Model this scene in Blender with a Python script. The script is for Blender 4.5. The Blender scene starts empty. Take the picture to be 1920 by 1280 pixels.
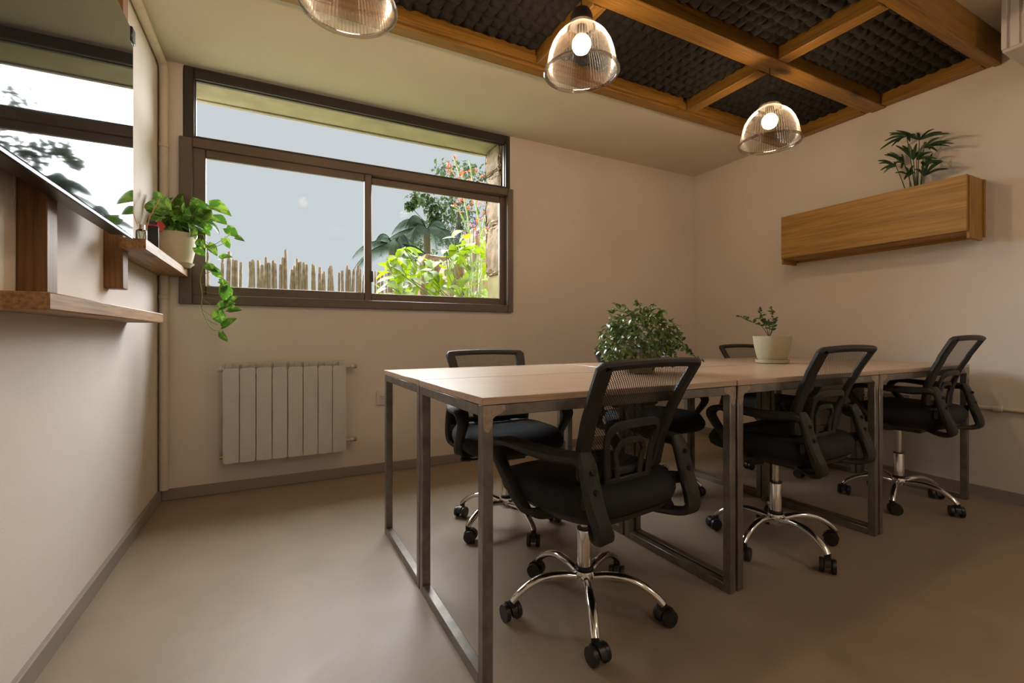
import bpy, bmesh, math, random
from mathutils import Vector, Matrix, Euler
PI = math.pi
R = math.radians
sc = bpy.context.scene
col = sc.collection

# ------------------------------------------------------------------ camera
FPX, HZ, CAMH, YAW = 865.0, 629.6, 0.907, R(27.0)
cam_d = bpy.data.cameras.new('camera')
cam_d.sensor_width = 36.0
cam_d.lens = FPX / 1920 * 36.0
cam_d.shift_y = (HZ - 640.0) / 1920.0
cam_d.clip_start = 0.02
cam = bpy.data.objects.new('camera', cam_d)
col.objects.link(cam)
cam.location = (0, 0, CAMH)
cam.rotation_euler = (PI / 2, 0, -YAW)
sc.camera = cam

# ------------------------------------------------------------------ world: even overcast sky
SKY = 1.0
w = bpy.data.worlds.new('overcast_sky')
sc.world = w
w.use_nodes = True
wn = w.node_tree.nodes
wl = w.node_tree.links
wn.clear()
bg = wn.new('ShaderNodeBackground')
bg.inputs[0].default_value = (0.63, 0.665, 0.69, 1)
bg.inputs[1].default_value = SKY
wo = wn.new('ShaderNodeOutputWorld')
wl.new(bg.outputs[0], wo.inputs[0])

# ------------------------------------------------------------------ daylight behind thin cloud
def sun(energy, color, direction, angle):
    d = bpy.data.lights.new('sun', 'SUN')
    d.energy = energy
    d.color = color
    d.angle = R(angle)
    o = bpy.data.objects.new('sun', d)
    col.objects.link(o)
    o.rotation_euler = Vector(direction).to_track_quat('-Z', 'Y').to_euler()
    o.location = (1, 8, 6)
    return o
sun(48.0, (0.95, 0.97, 1.0), (-0.08, -1.0, -0.52), 110)

BULB = 165.0
FILL_GLOW = 20.0                   # unseen fill lamps added in the rear half of the room
sc.view_settings.view_transform = 'Standard'
sc.view_settings.look = 'None'
sc.view_settings.exposure = 0.0
sc.view_settings.gamma = 1.0
sc.view_settings.use_curve_mapping = False
sc.cycles.use_denoising = True
sc.cycles.max_bounces = 10
sc.cycles.diffuse_bounces = 5
sc.cycles.glossy_bounces = 5
sc.cycles.transparent_max_bounces = 24
sc.cycles.sample_clamp_indirect = 6.0
sc.cycles.caustics_reflective = False
sc.cycles.caustics_refractive = False

# room dimensions (metres); camera stands at x=0, y=0
XL, XR, YB, YF = -0.58, 3.553, 3.14, -2.6
ZC, ZS = 2.57, 2.428           # main ceiling, lowered strip by the window
YS = 2.30                      # front of the lowered strip
YO = 3.52                      # outer face of the window wall
WX0, WX1, WZ0, WZ1 = -0.47, 1.582, 1.087, ZS

SIN, COS = math.sin(YAW), math.cos(YAW)
def ray(px, py):
    u, v = (px - 960) / FPX, (py - HZ) / FPX
    return Vector((SIN + u * COS, COS - u * SIN, -v))
def at(px, py, Y):
    r = ray(px, py)
    return Vector((0, 0, CAMH)) + r * (Y / r.y)

# ------------------------------------------------------------------ material helpers
def new_mat(name):
    m = bpy.data.materials.new(name)
    m.use_nodes = True
    nt = m.node_tree
    b = nt.nodes['Principled BSDF']
    return m, nt, b
def rgb(r, g, b):
    f = lambda c: (c / 12.92 if c <= 0.04045 else ((c + 0.055) / 1.055) ** 2.4)
    return (f(r / 255), f(g / 255), f(b / 255), 1)
def coords(nt, scale=(1, 1, 1), kind='Object', rand=False):
    tc = nt.nodes.new('ShaderNodeTexCoord')
    mp = nt.nodes.new('ShaderNodeMapping')
    mp.inputs['Scale'].default_value = scale
    nt.links.new(tc.outputs[kind], mp.inputs['Vector'])
    if rand:
        oi = nt.nodes.new('ShaderNodeObjectInfo')
        ml = nt.nodes.new('ShaderNodeMath'); ml.operation = 'MULTIPLY'; ml.inputs[1].default_value = 37.0
        nt.links.new(oi.outputs['Random'], ml.inputs[0])
        nt.links.new(ml.outputs[0], mp.inputs['Location'])
    return mp.outputs['Vector']
def noise(nt, vec, scale, detail=4, rough=0.55, dist=0.0):
    n = nt.nodes.new('ShaderNodeTexNoise')
    n.inputs['Scale'].default_value = scale
    n.inputs['Detail'].default_value = detail
    n.inputs['Roughness'].default_value = rough
    n.inputs['Distortion'].default_value = dist
    nt.links.new(vec, n.inputs['Vector'])
    return n.outputs['Fac']
def ramp(nt, fac, stops):
    r = nt.nodes.new('ShaderNodeValToRGB')
    e = r.color_ramp.elements
    while len(e) < len(stops):
        e.new(0.5)
    for i, (p, c) in enumerate(stops):
        e[i].position = p
        e[i].color = c
    nt.links.new(fac, r.inputs['Fac'])
    return r.outputs['Color']
def bump(nt, b, fac, strength, dist=0.01):
    n = nt.nodes.new('ShaderNodeBump')
    n.inputs['Strength'].default_value = strength
    n.inputs['Distance'].default_value = dist
    nt.links.new(fac, n.inputs['Height'])
    nt.links.new(n.outputs[0], b.inputs['Normal'])
def mix(nt, fac, a, bcol, mode='MIX'):
    n = nt.nodes.new('ShaderNodeMix')
    n.data_type = 'RGBA'
    n.blend_type = mode
    if isinstance(fac, float):
        n.inputs[0].default_value = fac
    else:
        nt.links.new(fac, n.inputs[0])
    for s, v in ((6, a), (7, bcol)):
        if isinstance(v, tuple):
            n.inputs[s].default_value = v
        else:
            nt.links.new(v, n.inputs[s])
    return n.outputs[2]
def plain(name, c, rough=0.5, metal=0.0, spec=0.5, vary=0.12, nscale=30, bmp=0.0):
    m, nt, b = new_mat(name)
    v = coords(nt)
    n = noise(nt, v, nscale)
    lo = tuple(x * (1 - vary) for x in c[:3]) + (1,)
    hi = tuple(min(1, x * (1 + vary)) for x in c[:3]) + (1,)
    nt.links.new(ramp(nt, n, [(0.3, lo), (0.7, hi)]), b.inputs['Base Color'])
    b.inputs['Roughness'].default_value = rough
    b.inputs['Metallic'].default_value = metal
    b.inputs['Specular IOR Level'].default_value = spec
    if bmp:
        bump(nt, b, n, bmp)
    return m
def plaster(name, c, dirt=0.0):
    m, nt, b = new_mat(name)
    v = coords(nt, kind='Object')
    n1 = noise(nt, v, 1.7, 5, 0.6)
    n2 = noise(nt, v, 160, 3, 0.6)
    n3 = noise(nt, v, 24, 4, 0.6)
    lo = tuple(x * 0.93 for x in c[:3]) + (1,)
    base = ramp(nt, n1, [(0.3, lo), (0.7, c)])
    nt.links.new(base, b.inputs['Base Color'])
    b.inputs['Roughness'].default_value = 0.85
    b.inputs['Specular IOR Level'].default_value = 0.2
    ad = nt.nodes.new('ShaderNodeMath'); ad.operation = 'ADD'
    nt.links.new(n2, ad.inputs[0]); nt.links.new(n3, ad.inputs[1])
    bump(nt, b, ad.outputs[0], 0.12, 0.004)
    return m
def wood(name, dark, light, axis, rough=0.45, scale=1.0, knots=0.5, contrast=1.0):
    m, nt, b = new_mat(name)
    s = [9.0 * scale] * 3
    s['xyz'.index(axis)] = 0.9 * scale
    v = coords(nt, tuple(s), rand=True)
    n1 = noise(nt, v, 2.2, 6, 0.62, 0.6)
    s2 = [70.0 * scale] * 3
    s2['xyz'.index(axis)] = 2.5 * scale
    v2 = coords(nt, tuple(s2), rand=True)
    n2 = noise(nt, v2, 1.6, 3, 0.6)
    c1 = ramp(nt, n1, [(0.28, dark), (0.72, light)])
    c2 = ramp(nt, n2, [(0.35, tuple(x * (1 - 0.35 * contrast) for x in dark[:3]) + (1,)), (0.6, light)])
    c = mix(nt, 0.35 * contrast, c1, c2)
    # knots
    s3 = [7.0 * scale] * 3
    s3['xyz'.index(axis)] = 2.4 * scale
    v3 = coords(nt, tuple(s3), rand=True)
    vo = nt.nodes.new('ShaderNodeTexVoronoi')
    vo.inputs['Scale'].default_value = 0.8
    nt.links.new(v3, vo.inputs['Vector'])
    kf = ramp(nt, vo.outputs['Distance'], [(0.05, (knots, knots, knots, 1)), (0.16, (0, 0, 0, 1))])
    kb = tuple(x * 0.32 for x in dark[:3]) + (1,)
    c = mix(nt, kf, c, kb)
    nt.links.new(c, b.inputs['Base Color'])
    b.inputs['Roughness'].default_value = rough
    b.inputs['Specular IOR Level'].default_value = 0.35
    bump(nt, b, n2, 0.12, 0.003)
    return m
def leafmat(name, c, c2=None, trans=0.45, rough=0.35, scale=18, spread=(0.48, 0.62), rim=0.5):
    m, nt, b = new_mat(name)
    v = coords(nt, (1, 1, 1), rand=True)
    n = noise(nt, v, scale, 3, 0.6, 0.4)
    c2 = c2 or tuple(x * 0.6 for x in c[:3]) + (1,)
    cc = ramp(nt, n, [(spread[0], c), (spread[1], c2)])
    oi = nt.nodes.new('ShaderNodeObjectInfo')
    hs = nt.nodes.new('ShaderNodeHueSaturation')
    mr = nt.nodes.new('ShaderNodeMapRange')
    mr.inputs[3].default_value = 0.75; mr.inputs[4].default_value = 1.2
    nt.links.new(oi.outputs['Random'], mr.inputs[0])
    nt.links.new(mr.outputs[0], hs.inputs['Value'])
    nt.links.new(cc, hs.inputs['Color'])
    nt.links.new(hs.outputs[0], b.inputs['Base Color'])
    b.inputs['Roughness'].default_value = rough
    b.inputs['Specular IOR Level'].default_value = rim
    tr = nt.nodes.new('ShaderNodeBsdfTranslucent')
    nt.links.new(hs.outputs[0], tr.inputs[0])
    ms = nt.nodes.new('ShaderNodeMixShader')
    ms.inputs[0].default_value = trans
    out = nt.nodes['Material Output']
    nt.links.new(b.outputs[0], ms.inputs[1])
    nt.links.new(tr.outputs[0], ms.inputs[2])
    nt.links.new(ms.outputs[0], out.inputs['Surface'])
    return m
def thinglass(name, tint=(1, 1, 1, 1), refl=1.0, base=0.0, rough=0.02, ribs=False):
    """thin clear sheet: passes light straight through, mirrors by Fresnel"""
    m, nt, b = new_mat(name)
    nt.nodes.remove(b)
    tr = nt.nodes.new('ShaderNodeBsdfTransparent'); tr.inputs[0].default_value = tint
    gl = nt.nodes.new('ShaderNodeBsdfGlossy'); gl.inputs['Roughness'].default_value = rough
    fr = nt.nodes.new('ShaderNodeFresnel'); fr.inputs[0].default_value = 1.5
    ma = nt.nodes.new('ShaderNodeMath'); ma.operation = 'MULTIPLY_ADD'
    ma.inputs[1].default_value = refl; ma.inputs[2].default_value = base
    ma.use_clamp = True
    nt.links.new(fr.outputs[0], ma.inputs[0])
    ms = nt.nodes.new('ShaderNodeMixShader')
    nt.links.new(ma.outputs[0], ms.inputs[0])
    nt.links.new(tr.outputs[0], ms.inputs[1]); nt.links.new(gl.outputs[0], ms.inputs[2])
    nt.links.new(ms.outputs[0], nt.nodes['Material Output'].inputs['Surface'])
    return m
def emitter(name, c, strength):
    m, nt, b = new_mat(name)
    b.inputs['Base Color'].default_value = (0.9, 0.9, 0.9, 1)
    b.inputs['Emission Color'].default_value = c
    b.inputs['Emission Strength'].default_value = strength
    return m
def meshfabric(name):
    """woven net: real see-through holes between black threads"""
    m, nt, b = new_mat(name)
    b.inputs['Base Color'].default_value = (0.012, 0.011, 0.011, 1)
    b.inputs['Roughness'].default_value = 0.6
    tc = nt.nodes.new('ShaderNodeTexCoord')
    sp = nt.nodes.new('ShaderNodeSeparateXYZ')
    nt.links.new(tc.outputs['Object'], sp.inputs[0])
    def sn(o, f):
        a = nt.nodes.new('ShaderNodeMath'); a.operation = 'MULTIPLY'; a.inputs[1].default_value = 2 * PI / f
        nt.links.new(sp.outputs[o], a.inputs[0])
        s = nt.nodes.new('ShaderNodeMath'); s.operation = 'SINE'
        nt.links.new(a.outputs[0], s.inputs[0])
        return s.outputs[0]
    mu = nt.nodes.new('ShaderNodeMath'); mu.operation = 'MULTIPLY'
    nt.links.new(sn(0, 0.0085), mu.inputs[0]); nt.links.new(sn(2, 0.0085), mu.inputs[1])
    gt = nt.nodes.new('ShaderNodeMath'); gt.operation = 'GREATER_THAN'; gt.inputs[1].default_value = -0.02
    nt.links.new(mu.outputs[0], gt.inputs[0])
    tr = nt.nodes.new('ShaderNodeBsdfTransparent')
    ms = nt.nodes.new('ShaderNodeMixShader')
    nt.links.new(gt.outputs[0], ms.inputs[0])
    nt.links.new(b.outputs[0], ms.inputs[1]); nt.links.new(tr.outputs[0], ms.inputs[2])
    nt.links.new(ms.outputs[0], nt.nodes['Material Output'].inputs['Surface'])
    return m

M = {}
M['wall'] = plaster('wall_plaster', (0.72, 0.65, 0.58, 1))
M['ceil'] = plaster('ceiling_paint', (0.70, 0.635, 0.53, 1))
M['base'] = plaster('baseboard_paint', (0.30, 0.245, 0.20, 1))
M['metal_white'] = plain('radiator_enamel', (0.55, 0.53, 0.49, 1), 0.4, 0, 0.5, 0.03)
M['plastic_white'] = plain('white_plastic', (0.62, 0.57, 0.52, 1), 0.45, 0, 0.5, 0.03)
M['pipe'] = plain('painted_pipe', (0.62, 0.55, 0.46, 1), 0.6, 0, 0.4, 0.05)
M['brass'] = plain('brass', (0.55, 0.38, 0.17, 1), 0.3, 1.0)
M['beam_x'] = wood('beam_wood_x', (0.15, 0.07, 0.012, 1), (0.37, 0.185, 0.034, 1), 'x', 0.38, 1.0, 0.8)
M['beam_y'] = wood('beam_wood_y', (0.15, 0.07, 0.012, 1), (0.37, 0.185, 0.034, 1), 'y', 0.38, 1.0, 0.8)
M['planter'] = wood('planter_wood', (0.25, 0.13, 0.026, 1), (0.46, 0.25, 0.062, 1), 'y', 0.5, 0.7, 0.6)
M['planter_z'] = wood('planter_wood_z', (0.25, 0.13, 0.026, 1), (0.46, 0.25, 0.062, 1), 'z', 0.5, 0.7, 0.6)
M['post'] = wood('post_wood', (0.13, 0.06, 0.018, 1), (0.30, 0.15, 0.055, 1), 'z', 0.5, 1.0, 0.7)
M['shelf'] = wood('shelf_wood', (0.17, 0.08, 0.024, 1), (0.42, 0.235, 0.095, 1), 'y', 0.5, 1.1, 0.9, 1.3)
M['desk'] = wood('desk_laminate', (0.40, 0.275, 0.185, 1), (0.55, 0.405, 0.29, 1), 'x', 0.28, 1.2, 0.0, 0.8)
M['desk'].node_tree.nodes['Principled BSDF'].inputs['Specular IOR Level'].default_value = 0.8
M['black_plastic'] = plain('black_plastic', (0.022, 0.021, 0.020, 1), 0.55, 0, 0.4, 0.2, 200, 0.05)
M['black_gloss'] = plain('black_nylon', (0.014, 0.013, 0.013, 1), 0.35, 0, 0.5, 0.2)
M['fabric'] = plain('black_seat_fabric', (0.013, 0.014, 0.016, 1), 0.75, 0, 0.35, 0.3, 400, 0.3)
M['net'] = meshfabric('black_net')
M['chrome'] = plain('chrome', (0.75, 0.73, 0.70, 1), 0.12, 1.0, 0.5, 0.04)
M['steel'] = None
M['bulb'] = emitter('lit_bulb', (1.0, 0.73, 0.46, 1), BULB)
M['opal'] = emitter('fill_lamp_glass', (1.0, 0.86, 0.72, 1), FILL_GLOW)
M['pane'] = thinglass('window_pane', (0.97, 0.98, 0.98, 1), 0.02)
def ribglass(name):
    m = thinglass(name, (0.90, 0.87, 0.84, 1), 0.14, 0.0, 0.42)
    nt = m.node_tree
    out = nt.nodes['Material Output']
    src = out.inputs['Surface'].links[0].from_socket
    tc = nt.nodes.new('ShaderNodeTexCoord')
    gr = nt.nodes.new('ShaderNodeTexGradient'); gr.gradient_type = 'RADIAL'
    nt.links.new(tc.outputs['Object'], gr.inputs[0])
    mu = nt.nodes.new('ShaderNodeMath'); mu.operation = 'MULTIPLY'; mu.inputs[1].default_value = 2 * PI * 72
    nt.links.new(gr.outputs['Fac'], mu.inputs[0])
    si = nt.nodes.new('ShaderNodeMath'); si.operation = 'SINE'
    nt.links.new(mu.outputs[0], si.inputs[0])
    mr = nt.nodes.new('ShaderNodeMapRange')
    mr.inputs[1].default_value = -0.2; mr.inputs[2].default_value = 1.0
    mr.inputs[3].default_value = 0.003; mr.inputs[4].default_value = 0.055
    nt.links.new(si.outputs[0], mr.inputs[0])
    trn = [n for n in nt.nodes if n.type == 'BSDF_TRANSPARENT'][0]
    f01 = nt.nodes.new('ShaderNodeMapRange')
    f01.inputs[1].default_value = -1.0
    nt.links.new(si.outputs[0], f01.inputs[0])
    nt.links.new(mix(nt, f01.outputs[0], (0.98, 0.96, 0.94, 1), (0.66, 0.60, 0.54, 1)), trn.inputs[0])
    tl_ = nt.nodes.new('ShaderNodeBsdfTranslucent'); tl_.inputs[0].default_value = (0.9, 0.72, 0.55, 1)
    ms = nt.nodes.new('ShaderNodeMixShader')
    nt.links.new(mr.outputs[0], ms.inputs[0])
    nt.links.new(src, ms.inputs[1]); nt.links.new(tl_.outputs[0], ms.inputs[2])
    nt.links.new(ms.outputs[0], out.inputs['Surface'])
    return m
M['shade'] = ribglass('ribbed_shade_glass')
M['rim'] = thinglass('rim_glass', (0.85, 0.82, 0.80, 1), 0.8, 0.02, 0.06)
M['frame'] = plain('bronze_aluminium', (0.135, 0.098, 0.075, 1), 0.42, 0.25, 0.5, 0.06)
M['frame_dark'] = plain('dark_bronze_aluminium', (0.045, 0.036, 0.031, 1), 0.4, 0.25, 0.5, 0.08)
M['pot'] = plain('cream_glaze', (0.60, 0.53, 0.40, 1), 0.4, 0, 0.5, 0.05)
M['pot_desk'] = plain('sand_ceramic', (0.42, 0.37, 0.25, 1), 0.6, 0, 0.4, 0.06)
M['soil'] = plain('potting_soil', (0.03, 0.02, 0.013, 1), 0.9, 0, 0.2, 0.5, 60, 0.6)
M['red'] = plain('red_plastic', (0.45, 0.03, 0.03, 1), 0.4)
M['reed'] = plain('reed_stick', (0.55, 0.22, 0.08, 1), 0.7)
M['stem'] = plain('green_stem', (0.17, 0.26, 0.05, 1), 0.5)
M['stem_dark'] = plain('dark_stem', (0.05, 0.07, 0.02, 1), 0.6)
M['pothos'] = leafmat('pothos_leaf', (0.055, 0.145, 0.014, 1), (0.21, 0.33, 0.045, 1), 0.35, 0.3, 26, (0.5, 0.6))
M['ivy'] = leafmat('ivy_leaf', (0.055, 0.10, 0.022, 1), (0.19, 0.27, 0.06, 1), 0.3, 0.25, 30, (0.45, 0.7), 0.8)
M['jade'] = leafmat('jade_leaf', (0.05, 0.11, 0.025, 1), None, 0.25, 0.35)
M['parlour'] = leafmat('parlour_palm_leaf', (0.035, 0.085, 0.022, 1), None, 0.25, 0.4)
M['lime'] = leafmat('lime_leaf', (0.21, 0.29, 0.006, 1), (0.135, 0.215, 0.006, 1), 0.5, 0.5, 14)
M['tree'] = leafmat('tree_leaf', (0.06, 0.095, 0.035, 1), (0.095, 0.13, 0.05, 1), 0.3, 0.8, 3, rim=0.05)
M['palm'] = leafmat('palm_leaf', (0.035, 0.06, 0.036, 1), (0.06, 0.085, 0.055, 1), 0.3, 0.85, 3, rim=0.03)
M['petal'] = leafmat('orange_petal', (0.42, 0.05, 0.015, 1), (0.5, 0.10, 0.03, 1), 0.4, 0.5)
M['purple'] = leafmat('purple_petal', (0.12, 0.04, 0.25, 1), None, 0.4, 0.5)
M['bark'] = plain('bark', (0.16, 0.13, 0.10, 1), 0.9, 0, 0.2, 0.3, 20, 0.5)
M['cane'] = plain('weathered_pole', (0.27, 0.205, 0.15, 1), 0.85, 0, 0.2, 0.35, 14, 0.3)
M['grass'] = plain('grass_ground', (0.24, 0.235, 0.12, 1), 0.9, 0, 0.2, 0.4, 9, 0.4)
M['stone'] = plain('rough_stone', (0.25, 0.18, 0.115, 1), 0.9, 0, 0.2, 0.35, 12, 0.8)
M['eave'] = plain('eave_render', (0.38, 0.335, 0.26, 1), 0.9, 0, 0.2, 0.15, 6, 0.2)
M['outer'] = plain('outer_render', (0.34, 0.29, 0.15, 1), 0.9, 0, 0.2, 0.15, 6, 0.2)
M['cord'] = plain('black_cord', (0.015, 0.014, 0.013, 1), 0.6)
M['string'] = plain('pale_string', (0.55, 0.5, 0.42, 1), 0.8)
M['screen_frame'] = plain('tv_bezel', (0.02, 0.022, 0.026, 1), 0.35)

def build_special():
    # microcement floor
    m, nt, b = new_mat('microcement_floor')
    v = coords(nt)
    n1 = noise(nt, v, 0.9, 6, 0.6, 0.5)
    n2 = noise(nt, v, 4.5, 6, 0.65, 0.8)
    c = ramp(nt, n1, [(0.3, (0.27, 0.202, 0.140, 1)), (0.7, (0.355, 0.272, 0.193, 1))])
    d = ramp(nt, n2, [(0.35, (0.86, 0.86, 0.86, 1)), (0.65, (1, 1, 1, 1))])
    c = mix(nt, 0.8, c, d, 'MULTIPLY')
    # tiny dark specks
    vo = nt.nodes.new('ShaderNodeTexVoronoi'); vo.inputs['Scale'].default_value = 3.2
    nt.links.new(v, vo.inputs['Vector'])
    sf = ramp(nt, vo.outputs['Distance'], [(0.006, (0.7, 0.7, 0.7, 1)), (0.014, (0, 0, 0, 1))])
    c = mix(nt, sf, c, (0.12, 0.08, 0.05, 1))
    nt.links.new(c, b.inputs['Base Color'])
    rr = ramp(nt, n2, [(0.3, (0.38, 0.38, 0.38, 1)), (0.7, (0.55, 0.55, 0.55, 1))])
    nt.links.new(rr, b.inputs['Roughness'])
    b.inputs['Specular IOR Level'].default_value = 0.4
    bump(nt, b, n2, 0.04, 0.01)
    M['floor'] = m
    # raw welded steel tube
    m, nt, b = new_mat('raw_steel_tube')
    v = coords(nt, (1, 1, 1), rand=True)
    n1 = noise(nt, v, 14, 5, 0.65)
    c = ramp(nt, n1, [(0.3, (0.15, 0.135, 0.12, 1)), (0.7, (0.29, 0.265, 0.235, 1))])
    nt.links.new(c, b.inputs['Base Color'])
    b.inputs['Metallic'].default_value = 0.75
    b.inputs['Roughness'].default_value = 0.38
    M['steel'] = m
    m, nt, b = new_mat('weld_bead_steel')
    v = coords(nt)
    n1 = noise(nt, v, 60, 5, 0.7)
    c = ramp(nt, n1, [(0.3, (0.30, 0.25, 0.19, 1)), (0.7, (0.52, 0.44, 0.34, 1))])
    nt.links.new(c, b.inputs['Base Color'])
    b.inputs['Metallic'].default_value = 0.7
    b.inputs['Roughness'].default_value = 0.5
    bump(nt, b, n1, 0.6, 0.005)
    M['weld'] = m
    # charcoal foam
    m, nt, b = new_mat('charcoal_foam')
    v = coords(nt)
    n1 = noise(nt, v, 300, 3, 0.7)
    c = ramp(nt, n1, [(0.3, (0.014, 0.012, 0.011, 1)), (0.7, (0.034, 0.030, 0.028, 1))])
    nt.links.new(c, b.inputs['Base Color'])
    b.inputs['Roughness'].default_value = 0.9
    b.inputs['Specular IOR Level'].default_value = 0.2
    bump(nt, b, n1, 0.3, 0.002)
    M['foam'] = m
    # switched-off screen
    m, nt, b = new_mat('glossy_dark_screen')
    v = coords(nt)
    n1 = noise(nt, v, 3, 2)
    c = ramp(nt, n1, [(0.3, (0.010, 0.010, 0.011, 1)), (0.7, (0.014, 0.014, 0.015, 1))])
    nt.links.new(c, b.inputs['Base Color'])
    b.inputs['Roughness'].default_value = 0.03
    b.inputs['IOR'].default_value = 1.7
    M['screen'] = m
    # clear bottle glass
    M['bottle'] = thinglass('bottle_glass', (0.80, 0.84, 0.80, 1), 1.0, 0.04)
build_special()

# ------------------------------------------------------------------ geometry helpers
class MB:
    def __init__(s):
        s.v = []; s.f = []
    def add(s, vs, fs):
        n = len(s.v)
        s.v += [Vector(x) for x in vs]
        s.f += [tuple(i + n for i in f) for f in fs]
        return s
    def box(s, a, b, bev=0.0, mat=None, seg=1):
        bm = bmesh.new()
        bmesh.ops.create_cube(bm, size=1)
        a = Vector(a); b = Vector(b)
        lo = Vector(map(min, a, b)); hi = Vector(map(max, a, b))
        for v in bm.verts:
            v.co = Vector([(lo[i] + hi[i]) / 2 + v.co[i] * (hi[i] - lo[i]) for i in range(3)])
        if bev:
            bmesh.ops.bevel(bm, geom=bm.edges[:], offset=bev, segments=seg, affect='EDGES', profile=0.5)
        bm.verts.index_update()
        vs = [v.co.copy() for v in bm.verts]
        if mat is not None:
            vs = [mat @ v for v in vs]
        fs = [tuple(v.index for v in f.verts) for f in bm.faces]
        bm.free()
        return s.add(vs, fs)
    def prism(s, poly, z0, z1, axis='z'):
        n = len(poly)
        def P(p, z):
            if axis == 'z': return (p[0], p[1], z)
            if axis == 'y': return (p[0], z, p[1])
            return (z, p[0], p[1])
        vs = [P(p, z0) for p in poly] + [P(p, z1) for p in poly]
        fs = [tuple(range(n))[::-1], tuple(range(n, 2 * n))] + [(i, (i + 1) % n, n + (i + 1) % n, n + i) for i in range(n)]
        return s.add(vs, fs)
    def lathe(s, prof, n=32, c=(0, 0, 0), mat=None, cap=True):
        vs = []; fs = []
        for r, z in prof:
            for i in range(n):
                a = 2 * PI * i / n
                p = Vector((r * math.cos(a), r * math.sin(a), z))
                if mat is not None: p = mat @ p
                vs.append(p + Vector(c))
        m = len(prof)
        for j in range(m - 1):
            for i in range(n):
                k = (i + 1) % n
                fs.append((j * n + i, j * n + k, (j + 1) * n + k, (j + 1) * n + i))
        if cap:
            if prof[0][0] > 1e-5: fs.append(tuple(range(n))[::-1])
            if prof[-1][0] > 1e-5: fs.append(tuple(range((m - 1) * n, m * n)))
        return s.add(vs, fs)
    def tube(s, path, rad, n=8, cap=True):
        path = [Vector(p) for p in path]
        m = len(path)
        if not isinstance(rad, (list, tuple)): rad = [rad] * m
        t0 = (path[1] - path[0]).normalized()
        up = Vector((0, 0, 1)) if abs(t0.z) < 0.9 else Vector((1, 0, 0))
        nr = t0.cross(up).normalized()
        vs = []; fs = []
        for j in range(m):
            t = (path[min(j + 1, m - 1)] - path[max(j - 1, 0)]).normalized()
            nr = (nr - t * nr.dot(t)).normalized()
            bn = t.cross(nr)
            for i in range(n):
                a = 2 * PI * i / n
                vs.append(path[j] + (nr * math.cos(a) + bn * math.sin(a)) * rad[j])
        for j in range(m - 1):
            for i in range(n):
                k = (i + 1) % n
                fs.append((j * n + i, j * n + k, (j + 1) * n + k, (j + 1) * n + i))
        if cap:
            fs.append(tuple(range(n))[::-1]); fs.append(tuple(range((m - 1) * n, m * n)))
        return s.add(vs, fs)
    def sweep(s, path, w, t, side, closed=False, cham=0.3):
        """flat bar along a path; w along 'side' axis, t across it"""
        path = [Vector(p) for p in path]
        m = len(path)
        if not isinstance(w, (list, tuple)): w = [w] * m
        if not isinstance(t, (list, tuple)): t = [t] * m
        vs = []; fs = []; n = 8
        for j in range(m):
            if closed: tg = (path[(j + 1) % m] - path[j - 1]).normalized()
            else: tg = (path[min(j + 1, m - 1)] - path[max(j - 1, 0)]).normalized()
            sd = Vector(side(path[j]) if callable(side) else side)
            sd = (sd - tg * sd.dot(tg)).normalized()
            nn = tg.cross(sd)
            hw, ht = w[j] / 2, t[j] / 2
            c = min(hw, ht) * cham * 2
            for a, b in ((hw, ht - c), (hw - c, ht), (-hw + c, ht), (-hw, ht - c), (-hw, -ht + c), (-hw + c, -ht), (hw - c, -ht), (hw, -ht + c)):
                vs.append(path[j] + sd * a + nn * b)
        for j in range(m if closed else m - 1):
            q = (j + 1) % m
            for i in range(n):
                k = (i + 1) % n
                fs.append((j * n + i, j * n + k, q * n + k, q * n + i))
        if not closed:
            fs.append(tuple(range(n))[::-1]); fs.append(tuple(range((m - 1) * n, m * n)))
        return s.add(vs, fs)
    def move(s, mat):
        s.v = [mat @ x for x in s.v]
        return s
    def mesh(s, name, mat, angle=38, fixn=True):
        me = bpy.data.meshes.new(name)
        me.from_pydata([tuple(x) for x in s.v], [], s.f)
        if fixn:
            bm = bmesh.new(); bm.from_mesh(me)
            bmesh.ops.recalc_face_normals(bm, faces=bm.faces[:])
            bm.to_mesh(me); bm.free()
        me.polygons.foreach_set('use_smooth', [True] * len(me.polygons))
        me.set_sharp_from_angle(angle=R(angle))
        if mat: me.materials.append(mat)
        return me
    def build(s, name, mat, parent=None, angle=38, origin=None, fixn=True):
        if origin is not None:
            o3 = Vector(origin)
            s.v = [x - o3 for x in s.v]
        o = bpy.data.objects.new(name, s.mesh(name, mat, angle, fixn))
        col.objects.link(o)
        if parent is not None: o.parent = parent
        elif origin is not None: o.location = origin
        return o
    def base(s):
        xs = [v.x for v in s.v]; ys = [v.y for v in s.v]; zs = [v.z for v in s.v]
        return ((min(xs) + max(xs)) / 2, (min(ys) + max(ys)) / 2, min(zs))

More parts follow.
